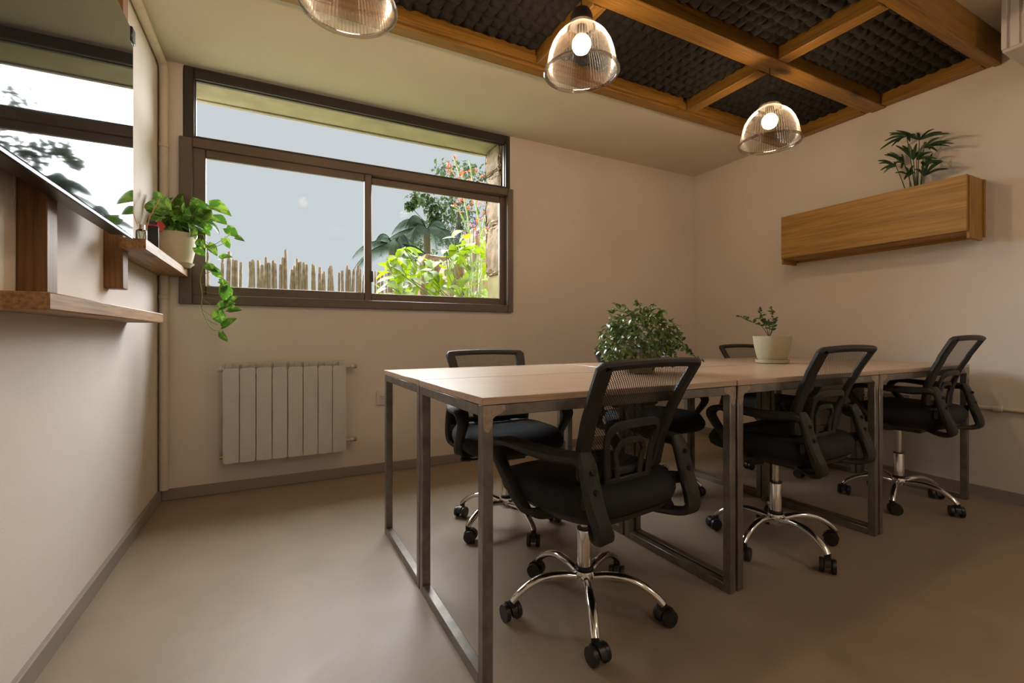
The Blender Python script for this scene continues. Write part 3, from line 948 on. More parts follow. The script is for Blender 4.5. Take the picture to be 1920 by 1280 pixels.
for l in ([(570, 785), (640, 800), (715, 815)], [(575, 835), (640, 850), (700, 855)], [(582, 880), (640, 888), (705, 897)], [(588, 902), (650, 940), (715, 955)], [(585, 975), (630, 1005), (680, 1025)], [(610, 1040), (650, 1065), (692, 1080)], [(702, 1128), (715, 1135), (730, 1140)], [(580, 715), (620, 705), (650, 690)]):
    m.tube(cpts(l, 2.893), 0.0014, 5)
for l in ([(565, 460), (610, 505), (650, 508), (730, 460), (775, 430)], [(640, 522), (690, 508), (725, 494)], [(745, 435), (750, 450), (752, 470)], [(600, 470), (630, 500), (650, 515)]):
    m.tube(smooth(cpts(l, 2.86), 4), 0.0014, 5)
m.build('leaf_stalk', M['stem'], po)

# ivy on the desk -----------------------------------------------------
iv = empty('potted_ivy', (1.372, 1.50, 0.7515))
tag(iv, 'bushy small-leaved ivy in a low pot on the front left desk', 'potted plant')
MB().lathe([(0.0, 0.0), (0.055, 0.0), (0.062, 0.01), (0.075, 0.09), (0.078, 0.10), (0.070, 0.10), (0.066, 0.085), (0.0, 0.085)], 32).build('pot', M['pot_desk'], iv)
MB().lathe([(0.0, 0.092), (0.066, 0.088)], 20).build('soil', M['soil'], iv)
ivm = [leaf_mesh('ivy_leaf', M['ivy'], 0.030, 0.020, 0.10, f, dr, 4) for f, dr in ((0.3, 0.3), (0.5, 0.2), (0.2, 0.5))]
ri = random.Random(3)
def ivy_point(shell):
    while True:
        u = Vector((ri.gauss(0, 1), ri.gauss(0, 1), ri.gauss(0, 1)))
        if u.length < 0.1: continue
        u.normalize()
        p = Vector((u.x * 0.165, u.y * 0.165, 0.125 + u.z * 0.135)) * 1.0
        p = Vector((p.x * shell, p.y * shell, 0.125 + (p.z - 0.125) * shell))
        if p.z > 0.04: return p, u
extra = MB()
def leaf_into(mb, me, mat):
    mb.add([mat @ v.co for v in me.vertices], [tuple(p.vertices) for p in me.polygons])
for i in range(1000):
    p, u = ivy_point(ri.uniform(0.72, 1.06))
    d_ = (u * 0.5 + Vector((ri.uniform(-1, 1), ri.uniform(-1, 1), ri.uniform(-1.2, 0.4)))).normalized()
    mt = orient(p, d_, u + Vector((ri.uniform(-0.6, 0.6), ri.uniform(-0.6, 0.6), ri.uniform(-0.2, 0.9))), ri.uniform(0.55, 1.05))
    if i < 300 and u.y < 0.35: inst('leaf', ri.choice(ivm), iv, mat=mt)
    else: leaf_into(extra, ri.choice(ivm), mt)
runners = [[(0, 0, 0.2), (-0.05, 0, 0.27), (-0.11, -0.01, 0.292)], [(0.05, 0, 0.22), (0.08, 0.0, 0.255), (0.105, 0, 0.262)], [(0.12, 0, 0.15), (0.19, -0.01, 0.12), (0.225, -0.02, 0.07), (0.25, -0.03, 0.055)], [(-0.02, 0, 0.24), (-0.1, -0.02, 0.262), (-0.135, -0.02, 0.25)], [(0.02, 0, 0.22), (0.04, 0, 0.28), (0.06, 0, 0.285)], [(0.13, 0, 0.12), (0.19, 0, 0.11), (0.205, -0.01, 0.10)], [(0.0, 0, 0.24), (0.0, 0.0, 0.285), (-0.02, 0, 0.30)]]
m = MB()
for r_ in runners:
    # spread the runners sideways as seen across the desk
    pts = smooth([Vector(rightv * p[0] + Vector((0, 0, p[2])) + view * p[1]) for p in r_], 5)
    m.tube(pts, 0.0011, 5)
    for q in pts[3:]:
        mt = orient(q, (ri.uniform(-1, 1), ri.uniform(-1, 1), ri.uniform(-0.8, 0.5)), (ri.uniform(-0.5, 0.5), -1, 0.6), ri.uniform(0.6, 1.0))
        inst('leaf', ri.choice(ivm), iv, mat=mt)
for i in range(60):
    p, u = ivy_point(0.85)
    m.tube([Vector((ri.uniform(-0.03, 0.03), ri.uniform(-0.03, 0.03), 0.09)), p * 0.6 + Vector((0, 0, 0.06)), p], 0.001, 4)
m.build('stem', M['stem_dark'], iv)
tag(extra.build('inner_foliage', M['ivy'], iv, 60, fixn=False), kind='stuff')

# succulent-like shrub in the ribbed pot ------------------------------
jp = empty('potted_sprig', (2.545, 1.69, 0.7515))
tag(jp, 'small sprig in a wide beige ceramic pot on the desks', 'potted plant')
MB().lathe([(0.0, 0.014), (0.070, 0.014), (0.078, 0.03), (0.094, 0.10), (0.100, 0.155), (0.094, 0.155), (0.090, 0.13), (0.0, 0.13)], 48).build('pot', M['pot_desk'], jp)
MB().lathe([(0.0, 0.0), (0.078, 0.0), (0.086, 0.003), (0.088, 0.020), (0.082, 0.020), (0.079, 0.010), (0.0, 0.010)], 40).build('saucer', M['pot_desk'], jp)
MB().lathe([(0.0, 0.145), (0.092, 0.136)], 24).build('soil', M['soil'], jp)
jl = leaf_mesh('jade_leaf', M['jade'], 0.026, 0.017, 0.0, 0.2, 0.15, 4)
rj = random.Random(8)
def jc(x, y): return at(1360 + x / 9.143, 560 + y / 9.143, 1.69) - jp.location
stems = [[(740, 640), (640, 490), (550, 430), (380, 370), (250, 300)], [(745, 640), (720, 540), (660, 380), (620, 270), (580, 190)], [(760, 640), (800, 520), (820, 360), (800, 250), (785, 160)], [(740, 640), (700, 480), (640, 380), (580, 330)], [(755, 640), (760, 500), (740, 420), (730, 380)], [(760, 640), (800, 560), (830, 430), (860, 330)]]
m = MB()
for st in stems:
    pts = smooth([jc(*p) for p in st], 5)
    pts[0] = Vector((pts[0].x * 0.3, pts[0].y * 0.3, 0.13))
    m.tube(pts, 0.0016, 5)
    for q in pts[6::2]:
        for s_ in (-1, 1):
            mt = orient(q, rightv * s_ * rj.uniform(0.4, 1) + Vector((0, 0, rj.uniform(-0.1, 0.9))) + view * rj.uniform(-0.8, 0.8), (rj.uniform(-0.4, 0.4), -0.8, 0.7), rj.uniform(0.6, 1.1))
            inst('leaf', jl, jp, mat=mt)
m.build('stem', M['stem_dark'], jp)

# ------------------------------------------------------------------ wall planter + parlour palm
pl = empty('wall_planter', (XR - 0.1, 1.63, 1.44))
tag(pl, 'long wooden planter box fixed to the right wall', 'planter')
QO = pl.location
MB().box((3.353, 1.115, 1.482), (3.372, 2.157, 1.792), 0.002).build('front_panel', M['planter'], pl, origin=QO)
for y0, y1 in ((1.106, 1.128), (2.146, 2.168)):
    MB().box((3.3725, y0 + 0.003, 1.442), (XR - 0.020, y1 - 0.003, 1.788), 0.002).build('side_board', M['planter_z'], pl, origin=QO)
MB().box((XR - 0.0195, 1.102, 1.462), (XR, 2.172, 1.786), 0.002).build('back_panel', M['planter'], pl, origin=QO)
MB().box((3.3725, 1.1255, 1.478), (XR - 0.020, 2.1485, 1.498), 0.001).build('bottom_board', M['planter'], pl, origin=QO)
MB().box((3.374, 1.1265, 1.4985), (XR - 0.021, 2.1475, 1.735), 0.0).build('soil', M['soil'], pl, origin=QO)

pa = empty('parlour_palm', (3.455, 1.40, 1.7355))
tag(pa, 'small feathery palm growing out of the wooden wall planter', 'plant')
AO = pa.location
rq = random.Random(21)
def lc(x, y, dx=0.0):
    # crop of the palm (scale 8, origin 1620,230) onto the plane through the planter's middle
    r = ray(1620 + x / 8.0, 230 + y / 8.0)
    p = Vector((0, 0, CAMH)) + r * ((3.455 + dx) / r.x)
    return p - AO
fronds = [ # stalk bottom, crown of the frond, spread of its leaflets (tip list)
 ((790, 930), (830, 262), [(470, 120), (370, 155), (800, 150), (1060, 92), (1180, 140), (1300, 165), (700, 180)]),
 ((770, 930), (640, 205), [(380, 190), (230, 410), (410, 360), (500, 300), (690, 290), (560, 170), (300, 280)]),
 ((690, 955), (480, 655), [(220, 612), (200, 570), (290, 760), (240, 720), (430, 590), (350, 660), (330, 700)]),
 ((760, 930), (600, 600), [(300, 480), (380, 440), (480, 560), (520, 520), (340, 460), (560, 470), (420, 640), (560, 690)]),
 ((830, 910), (900, 380), [(1140, 222), (1310, 275), (1350, 310), (1300, 355), (1110, 435), (1080, 390), (940, 290), (1000, 410)]),
 ((880, 910), (900, 800), [(1150, 570), (1270, 690), (1180, 580), (1160, 550), (1030, 450), (870, 640), (760, 700)]),
 ((690, 955), (680, 800), [(460, 755), (600, 860), (620, 660), (740, 640), (780, 760), (610, 770)]),
 ((780, 930), (740, 560), [(470, 340), (660, 310), (790, 310), (570, 340), (640, 370), (720, 400), (860, 420)]),
 ((800, 920), (790, 560), [(930, 300), (1030, 440), (900, 450), (850, 480), (980, 560), (1100, 545)]),
 ((850, 920), (900, 650), [(1100, 595), (1150, 600), (1040, 560), (980, 490), (840, 600), (1200, 580)]),
]
for bt, cr, tips in fronds:
    off = rq.uniform(-0.05, 0.05)
    m = MB()
    a = lc(*bt); a = Vector((rq.uniform(-0.02, 0.02), a.y, 0.0))
    c = lc(cr[0], cr[1], off)
    m.tube(smooth([a, a.lerp(c, 0.55) + Vector((0, 0, 0.012)), c], 5), [0.0028] * 5 + [0.0022] * 5 + [0.0016], 5)
    for tp in tips:
        e = lc(tp[0], tp[1], off + rq.uniform(-0.06, 0.045))
        mid = c.lerp(e, 0.5) + Vector((0, 0, 0.012))
        pts = smooth([c, mid, e], 4)
        n = len(pts)
        wd = [0.0035 + 0.009 * math.sin(PI * (i / (n - 1)) ** 0.8) for i in range(n)]
        wd[-1] = 0.001
        sidev = (e - c).cross(Vector((rq.uniform(0.4, 1), rq.uniform(-0.5, 0.5), rq.uniform(0, 0.8)))).normalized()
        vs = []; fs = []
        for i, q in enumerate(pts):
            nn = Vector((0, 0, 0.25 * wd[i]))
            vs += [q, q + sidev * wd[i] * 0.6 + nn, q - sidev * wd[i] * 0.6 + nn]
        for i in range(n - 1):
            u_, b_ = 3 * i, 3 * i + 3
            fs += [(u_, b_, b_ + 1, u_ + 1), (u_, u_ + 2, b_ + 2, b_)]
        m.add(vs, fs)
    m.build('frond', M['parlour'], pa, 60, fixn=False)

# ------------------------------------------------------------------ desks
DW, DD, DZ, TT = 0.984, 0.544, 0.75, 0.019
T_ = 0.030
def make_desk(loc, rz, label):
    t = empty('desk', loc, rz)
    tag(t, label, 'desk', 'steel framed desks pushed together')
    MB().box((0, 0, DZ - TT), (DW, DD, DZ), 0.0015).build('desktop', M['desk'], t)
    zt = DZ - TT - 0.0006
    for x0 in (0.002, DW - T_ - 0.002):
        for y0 in (0.002, DD - T_ - 0.002):
            MB().box((x0, y0, 0.0), (x0 + T_, y0 + T_, zt), 0.002).build('leg', M['steel'], t)
        MB().box((x0, 0.0325, 0.0), (x0 + T_, DD - 0.0325, T_), 0.002).build('floor_runner', M['steel'], t)
        MB().box((x0, 0.0325, zt - T_), (x0 + T_, DD - 0.0325, zt), 0.002).build('end_rail', M['steel'], t)
        # ground weld patch where rails meet at the front corner
        sx = 1 if x0 < 0.5 else -1
        xc = x0 if sx > 0 else x0 + T_
        m = MB()
        rr = random.Random(int(loc[0] * 100) + sx)
        poly = [(xc + sx * 0.0008, zt - 0.001), (xc + sx * 0.062, zt - 0.001), (xc + sx * 0.066, zt - 0.013), (xc + sx * 0.055, zt - 0.022), (xc + sx * 0.036, zt - 0.029), (xc + sx * 0.028, zt - 0.036), (xc + sx * 0.027, zt - 0.058), (xc + sx * 0.014, zt - 0.07), (xc + sx * 0.004, zt - 0.062), (xc + sx * 0.0008, zt - 0.04)]
        poly = [(x + rr.uniform(-0.0015, 0.0015) * (0 if i in (0, 1, 9) else 1), z) for i, (x, z) in enumerate(poly)]
        m.prism(poly, 0.0008, 0.0024, 'y')
        m.build('weld', M['weld'], t)
    for y0 in (0.002, DD - T_ - 0.002):
        MB().box((0.0325, y0, zt - T_), (DW - 0.0325, y0 + T_, zt), 0.002).build('long_rail', M['steel'], t)
    return t
DROT = R(1.1)
dm = Matrix.Translation((0.462, 1.072, 0)) @ Matrix.Rotation(DROT, 4, 'Z')
fl = ['front left desk, its two steel end frames nearest the camera', 'front middle desk, between the front left and front right desks', 'front right desk against the right wall']
bl = ['back left desk, on the window side behind the front left desk', 'back middle desk, on the window side', 'back right desk, on the window side against the right wall']
for i in range(3):
    make_desk(dm @ Vector((i * 0.992, 0, 0)), DROT, 'wood-topped steel desk, ' + fl[i])
    make_desk(dm @ Vector((i * 0.992 + (0.016 if i else 0.0), 0.550 + (0.004 if i else 0), 0)), DROT, 'wood-topped steel desk, ' + bl[i])

# ------------------------------------------------------------------ office chairs
def back_y(z):
    pts = [(0.44, -0.140), (0.50, -0.138), (0.58, -0.148), (0.66, -0.176), (0.74, -0.213), (0.80, -0.246), (0.85, -0.276)]
    if z <= pts[0][0]: return pts[0][1]
    for (z0, y0), (z1, y1) in zip(pts, pts[1:]):
        if z <= z1:
            t = (z - z0) / (z1 - z0); t = t * t * (3 - 2 * t) * 0.3 + t * 0.7
            return y0 + (y1 - y0) * t
    return pts[-1][1]
def bp(x, z, off=0.0):
    # back surface, gently wrapped around the sitter
    return Vector((x, back_y(z) + off + 0.22 * x * x, z))
def back_half(z):
    pts = [(0.44, 0.165), (0.50, 0.180), (0.60, 0.196), (0.72, 0.208), (0.82, 0.222), (0.85, 0.228)]
    for (z0, y0), (z1, y1) in zip(pts, pts[1:]):
        if z <= z1: return y0 + (y1 - y0) * (z - z0) / (z1 - z0)
    return pts[-1][1]
CH = {}
def chair_meshes():
    def mk(key, mb, mat, ang=38, fixn=True): CH[key] = mb.mesh(key, mat, ang, fixn)
    # seat cushion
    m = MB(); vs = []; fs = []
    def outline(t, grow):
        a = 2 * PI * t
        ex = 3.6
        c, s = math.cos(a), math.sin(a)
        x = math.copysign(abs(c) ** (2 / ex), c) * (0.235 + grow)
        y = math.copysign(abs(s) ** (2 / ex), s) * (0.235 + grow) + 0.015
        x *= 1.0 + 0.04 * (y / 0.24)
        return x, y
    N = 48
    layers = [(-0.06, 0.402), (-0.015, 0.398), (0.0, 0.410), (0.006, 0.430), (0.004, 0.452), (-0.012, 0.470), (-0.05, 0.478), (-0.12, 0.476), (-0.19, 0.472)]
    for g, z in layers:
        for i in range(N):
            x, y = outline(i / N, g)
            zz_ = z - (0.022 * max(0, (y - 0.10) / 0.14) ** 2 if z > 0.44 else 0) - (0.008 * max(0, (y - 0.1) / 0.14) if z <= 0.44 else 0)
            zz_ += 0.010 * (x / 0.23) ** 2 if z > 0.46 else 0
            vs.append((x, y, zz_))
    for j in range(len(layers) - 1):
        for i in range(N):
            k_ = (i + 1) % N
            fs.append((j * N + i, j * N + k_, (j + 1) * N + k_, (j + 1) * N + i))
    fs.append(tuple(range(N))[::-1]); fs.append(tuple(range((len(layers) - 1) * N, len(layers) * N)))
    m.add(vs, fs); mk('seat', m, M['fabric'], 80)
    # under-shell
    m = MB(); vs = []; fs = []
    layers = [(-0.12, 0.362), (-0.075, 0.364), (-0.03, 0.380), (-0.012, 0.4035)]
    for g, z in layers:
        for i in range(N):
            x, y = outline(i / N, g)
            vs.append((x, y - 0.008, z + 0.012 * max(0, y) / 0.24))
    for j in range(len(layers) - 1):
        for i in range(N):
            k_ = (i + 1) % N
            fs.append((j * N + i, j * N + k_, (j + 1) * N + k_, (j + 1) * N + i))
    fs.append(tuple(range(N))[::-1]); fs.append(tuple(range((len(layers) - 1) * N, len(layers) * N)))
    m.add(vs, fs); mk('seat_shell', m, M['black_plastic'], 60)
    # tilt mechanism + lever
    m = MB().box((-0.075, -0.09, 0.335), (0.075, 0.09, 0.372), 0.006)
    mk('tilt_plate', m, M['black_gloss'])
    m = MB().tube([(0.06, 0.02, 0.348), (0.17, 0.04, 0.345), (0.20, 0.045, 0.352)], 0.005, 8)
    m.tube([(0.19, 0.043, 0.349), (0.235, 0.05, 0.356)], 0.010, 8)
    mk('height_lever', m, M['black_gloss'])
    # backrest frame
    zt, zb = 0.838, 0.488
    loop = []
    for x in [i / 10 for i in range(-9, 10)]: loop.append((x * back_half(zt) * 1.0, zt + 0.008 * (1 - x * x)))
    zs = [zt - 0.014 - (zt - zb - 0.03) * i / 12 for i in range(13)]
    for z in zs: loop.append((back_half(z), z))
    for x in [i / 8 for i in range(7, -8, -1)]: loop.append((x * back_half(zb), zb))
    for z in zs[::-1]: loop.append((-back_half(z), z))
    # frame ring: broad sides, slim top
    pts = []; wds = []; nl = len(loop)
    for (x, z) in loop:
        side = min(1.0, max(0.0, (abs(x) / back_half(z) - 0.90) / 0.08))
        wd = 0.026 + 0.022 * side
        inset = wd / 2
        cx = x - math.copysign(inset * side, x)
        cz_ = z - (inset * (1 - side) if z > 0.7 else -inset * (1 - side))
        pts.append(bp(cx, cz_)); wds.append(wd)
    def inplane(p):
        i = min(range(len(pts)), key=lambda q: (pts[q] - p).length)
        tg = (pts[(i + 1) % nl] - pts[i - 1]).normalized()
        nrm = Vector((-1.1 * p.x, 1, (back_y(p.z - 0.01) - back_y(p.z + 0.01)) / 0.02)).normalized()
        return tg.cross(nrm)
    m = MB().sweep(pts, wds, 0.022, inplane, closed=True, cham=0.28)
    mk('back_frame', m, M['black_plastic'], 40)
    # net
    m = MB(); vs = []; fs = []
    A, B = 14, 16
    for j in range(B + 1):
        z = zb + 0.012 + (zt - 0.018 - zb - 0.012) * j / B
        for i in range(A + 1):
            x = (2 * i / A - 1) * (back_half(z) - 0.026)
            vs.append(bp(x, z, 0.004))
    for j in range(B):
        for i in range(A):
            q = j * (A + 1) + i
            fs.append((q, q + 1, q + A + 2, q + A + 1))
    m.add(vs, fs); mk('back_net', m, M['net'], 80)
    # lumbar support: two nested arches and a lower bar
    def arch(hw0, hw1, z0, z1, wd):
        c = [(-hw0, z0), (-(hw0 + hw1) / 2, (z0 + z1) / 2), (-hw1, z1 - 0.035), (-hw1 + 0.018, z1 - 0.006), (-hw1 * 0.4, z1), (hw1 * 0.4, z1), (hw1 - 0.018, z1 - 0.006), (hw1, z1 - 0.035), ((hw0 + hw1) / 2, (z0 + z1) / 2), (hw0, z0)]
        pts = smooth([bp(x, z, -0.018) for x, z in c], 4)
        def ip(p):
            i = min(range(len(pts)), key=lambda q: (pts[q] - p).length)
            tg = (pts[min(i + 1, len(pts) - 1)] - pts[max(i - 1, 0)]).normalized()
            return tg.cross(Vector((0, 1, 0)))
        return MB().sweep(pts, wd, 0.010, ip)
    m = arch(0.086, 0.108, 0.462, 0.652, 0.026)
    m2 = arch(0.046, 0.062, 0.468, 0.598, 0.020)
    m.v, n0 = m.v + m2.v, len(m.v)
    m.f += [tuple(i + n0 for i in f) for f in m2.f]
    m.box((-0.09, back_y(0.48) - 0.024, 0.468), (0.09, back_y(0.48) - 0.014, 0.492), 0.003)
    mk('lumbar_support', m, M['black_plastic'], 40)
    m = MB().sweep(smooth([Vector((-0.215, -0.190, 0.458)), bp(-0.15, 0.455, -0.034), bp(0, 0.455, -0.022), bp(0.15, 0.455, -0.034), Vector((0.215, -0.190, 0.458))], 4), 0.036, 0.016, (0, 0, 1))
    mk('cross_bar', m, M['black_plastic'])
    # arms (left = -x; right mirrored)
    for key, s in (('left', -1), ('right', 1)):
        def X(l): return [Vector((s * x, y, z)) for x, y, z in l]
        top = X([(0.196, -0.196, 0.548), (0.210, -0.170, 0.572), (0.230, -0.10, 0.570), (0.250, -0.01, 0.574), (0.260, 0.08, 0.580), (0.263, 0.135, 0.574), (0.263, 0.160, 0.552), (0.261, 0.150, 0.522), (0.258, 0.105, 0.466), (0.253, 0.06, 0.415), (0.238, 0.03, 0.382), (0.205, 0.01, 0.370), (0.15, 0.0, 0.366)])
        wv = lerpl([0.040, 0.054, 0.056, 0.056, 0.058, 0.058, 0.054, 0.048, 0.042, 0.040, 0.040, 0.040, 0.038], 4)
        tv_ = lerpl([0.018, 0.030, 0.036, 0.028, 0.022, 0.024, 0.026, 0.024, 0.022, 0.022, 0.020, 0.016, 0.012], 4)
        pts = smooth(top, 4)
        def sd(p, pts=pts):
            i = min(range(len(pts)), key=lambda q: (pts[q] - p).length)
            f = i / (len(pts) - 1)
            if f > 0.80: return (1, 0, 1.2 * s * (f - 0.8) / 0.2 * 1.5)
            return (1, 0, 0)
        m = MB().sweep(pts, wv, tv_, sd)
        rear = X([(0.200, -0.178, 0.590), (0.202, -0.192, 0.560), (0.204, -0.206, 0.510), (0.203, -0.222, 0.455), (0.197, -0.240, 0.405), (0.186, -0.240, 0.376), (0.172, -0.205, 0.362), (0.12, -0.14, 0.366)])
        pts2 = smooth(rear, 4)
        m3 = MB().sweep(pts2, lerpl([0.044, 0.060, 0.062, 0.060, 0.058, 0.056, 0.052, 0.046], 4), lerpl([0.016, 0.022, 0.024, 0.028, 0.032, 0.028, 0.018, 0.012], 4), (1, 0, 0))
        n0 = len(m.v); m.v += m3.v; m.f += [tuple(i + n0 for i in f) for f in m3.f]
        mk('arm_' + key, m, M['black_plastic'], 45)
    mk('bolt', MB().lathe([(0.0, 0.006), (0.006, 0.006), (0.0075, 0.003), (0.0075, -0.004)], 12, (0, 0, 0), Matrix.Rotation(PI / 2, 4, 'X')), M['black_gloss'])
    # gas lift
    mk('lift_sleeve', MB().lathe([(0.0, 0.085), (0.024, 0.085), (0.026, 0.09), (0.0245, 0.115), (0.0235, 0.125), (0.0235, 0.262), (0.022, 0.266), (0.0, 0.266)], 28), M['chrome'])
    mk('lift_ring', MB().lathe([(0.0245, 0.136), (0.0285, 0.137), (0.029, 0.146), (0.0245, 0.148)], 28), M['black_gloss'])
    mk('lift_collar', MB().lathe([(0.020, 0.2662), (0.0242, 0.2662), (0.0242, 0.2722), (0.020, 0.2722)], 24), M['black_gloss'])
    # base hub and legs
    mk('hub', MB().lathe([(0.024, 0.092), (0.034, 0.094), (0.036, 0.104), (0.036, 0.124), (0.033, 0.134), (0.0245, 0.136)], 30), M['chrome'])
    lp = smooth([(0.030, 0, 0.113), (0.08, 0, 0.124), (0.135, 0, 0.126), (0.185, 0, 0.112), (0.225, 0, 0.088), (0.250, 0, 0.064)], 5)
    m = MB(); n = 12; vs = []; fs = []
    for j, p in enumerate(lp):
        f = j / (len(lp) - 1)
        tg = (lp[min(j + 1, len(lp) - 1)] - lp[max(j - 1, 0)]).normalized()
        nr = Vector((-tg.z, 0, tg.x))
        ra_, rb_ = 0.0165 - 0.003 * f, 0.0135 - 0.003 * f
        for i in range(n):
            a = 2 * PI * i / n
            vs.append(p + Vector((0, 1, 0)) * math.cos(a) * ra_ + nr * math.sin(a) * rb_)
    for j in range(len(lp) - 1):
        for i in range(n):
            k_ = (i + 1) % n
            fs.append((j * n + i, j * n + k_, (j + 1) * n + k_, (j + 1) * n + i))
    fs.append(tuple(range(n))[::-1]); fs.append(tuple(range((len(lp) - 1) * n, len(lp) * n)))
    m.add(vs, fs); mk('base_leg', m, M['chrome'], 60)
    # caster: hood + two wheels
    m = MB()
    prof = []
    for q in range(9):
        a = R(-10 + q * 23.75)
        prof.append((0.030 * math.cos(a) - 0.012, 0.028 + 0.030 * math.sin(a)))
    m.prism(prof + [(-0.034, 0.040)], -0.010, 0.010, 'y')
    m.lathe([(0.0, 0.048), (0.012, 0.048), (0.012, 0.068), (0.0, 0.068)], 14)
    mk('caster_hood', m, M['black_gloss'])
    rmx = Matrix.Rotation(PI / 2, 4, 'X')
    m = MB().lathe([(0.0, -0.0095), (0.012, -0.0095), (0.022, -0.0085), (0.0265, -0.005), (0.027, 0.004), (0.0255, 0.0085), (0.0, 0.0085)], 24, (0, 0, 0), rmx)
    mk('caster_wheel', m, M['black_gloss'])
chair_meshes()

def make_chair(x, y, face, base_ang, dz, label, seed):
    t = empty('office_chair', (x, y, 0))
    tag(t, label, 'chair', 'black mesh office chairs around the desks')
    rc = random.Random(seed)
    up = Matrix.Rotation(R(face), 4, 'Z') @ Matrix.Translation((0, -0.03, dz))
    flip = up
    names = [('seat', 'seat'), ('seat_shell', 'seat_shell'), ('tilt_plate', 'tilt_plate'), ('height_lever', 'height_lever')]
    for key, nm in names: inst(nm, CH[key], t, mat=up)
    fr = inst('backrest_frame', CH['back_frame'], t, mat=up)
    I4 = Matrix.Identity(4)
    inst('backrest_net', CH['back_net'], fr, mat=I4)
    inst('lumbar_support', CH['lumbar_support'], fr, mat=I4)
    inst('cross_bar', CH['cross_bar'], fr, mat=I4)
    for key in ('left', 'right'):
        a = inst('armrest', CH['arm_' + key], t, mat=up)
        for z in (0.545, 0.495):
            inst('bolt', CH['bolt'], a, mat=Matrix.Translation(((-1 if key == 'left' else 1) * 0.203, -0.2015 - (0.556 - z) * 0.22 - 0.010, z)))
    sl = inst('lift_sleeve', CH['lift_sleeve'], t, mat=I4); sl['label'] = 'chrome gas lift sleeve'
    inst('lift_ring', CH['lift_ring'], sl, mat=I4)
    inst('lift_collar', CH['lift_collar'], sl, mat=I4)
    rod = MB().lathe([(0.0, 0.267), (0.0135, 0.267), (0.0135, 0.337 + dz), (0.0, 0.337 + dz)], 18)
    rod.build('lift_rod', M['chrome'], t)
    inst('hub', CH['hub'], t, mat=I4)
    for i in range(5):
        a = R(base_ang + 72 * i)
        inst('base_leg', CH['base_leg'], t, mat=Matrix.Rotation(a, 4, 'Z'))
        ca = rc.uniform(0, 2 * PI)
        hood = inst('caster', CH['caster_hood'], t, mat=Matrix.Translation((0.247 * math.cos(a), 0.247 * math.sin(a), 0)) @ Matrix.Rotation(ca, 4, 'Z'))
        for s in (-1, 1):
            inst('wheel', CH['caster_wheel'], hood, mat=Matrix.Translation((-0.012, s * 0.0195, 0.0272)) @ Matrix.Rotation(PI if s > 0 else 0, 4, 'Z'))
    return t
make_chair(0.911, 1.258, 8, 25, 0.0, 'black mesh office chair nearest the camera, at the front left desk', 1)
make_chair(1.945, 1.275, 4, 42, 0.027, 'black mesh office chair at the front middle desk', 2)
make_chair(3.035, 1.290, 4, 53, 0.066, 'black mesh office chair closest to the right wall, at the front right desk', 3)
make_chair(0.985, 1.990, 177, 56, -0.012, 'black mesh office chair behind the back left desk, facing the camera', 4)
make_chair(1.95, 2.008, 180, 27, -0.012, 'black mesh office chair behind the bushy ivy, at the back middle desk', 5)
make_chair(3.095, 2.03, 180, 27, 0.0, 'black mesh office chair behind the beige pot, at the back right desk', 6)

# ================================================================== outside
struct('ground', MB().box((-30, YO, 0.80), (40, 60, 0.98)), M['grass'])
# stake fence
fe = empty('stake_fence', (1.0, 7.6, 0.98))
tag(fe, 'uneven fence of weathered wooden stakes outside the window', 'fence')
rf = random.Random(4)
stakes = []
for q in range(6):
    m = MB()
    vs = []; fs = []
    n = 7
    pr_ = [(0.9, 0.0), (1.0, 0.3), (0.95, 0.7), (0.88, 0.985), (0.55, 1.0)]
    for (r_, z) in pr_:
        for i in range(n):
            a = 2 * PI * i / n + q
            rr = r_ * 0.023 * rf.uniform(0.85, 1.15)
            vs.append((rr * math.cos(a), rr * math.sin(a), z))
    for j in range(len(pr_) - 1):
        for i in range(n):
            k_ = (i + 1) % n
            fs.append((j * n + i, j * n + k_, (j + 1) * n + k_, (j + 1) * n + i))
    fs.append(tuple(range((len(pr_) - 1) * n, len(pr_) * n)))
    m.add(vs, fs)
    stakes.append(m.mesh('stake', M['cane'], 50))
x = -2.6
while x < 5.2:
    hgt = rf.gauss(0.98, 0.05)
    if rf.random() < 0.03: hgt -= 0.3
    if rf.random() < 0.05: hgt += 0.16
    o = inst('stake', rf.choice(stakes), fe, loc=(x - 1.0, rf.uniform(-0.02, 0.02), 0.0), rot=(rf.gauss(0, 0.012), rf.gauss(0, 0.022), rf.uniform(0, 6)), scale=(rf.uniform(0.8, 1.25),) * 2 + (hgt,))
    x += rf.choice([0.040, 0.044, 0.048, 0.052, 0.056, 0.075])
MB().box((-2.65, 7.63, 1.42), (5.25, 7.66, 1.45)).build('wire_rail', M['bark'], fe, origin=fe.location)

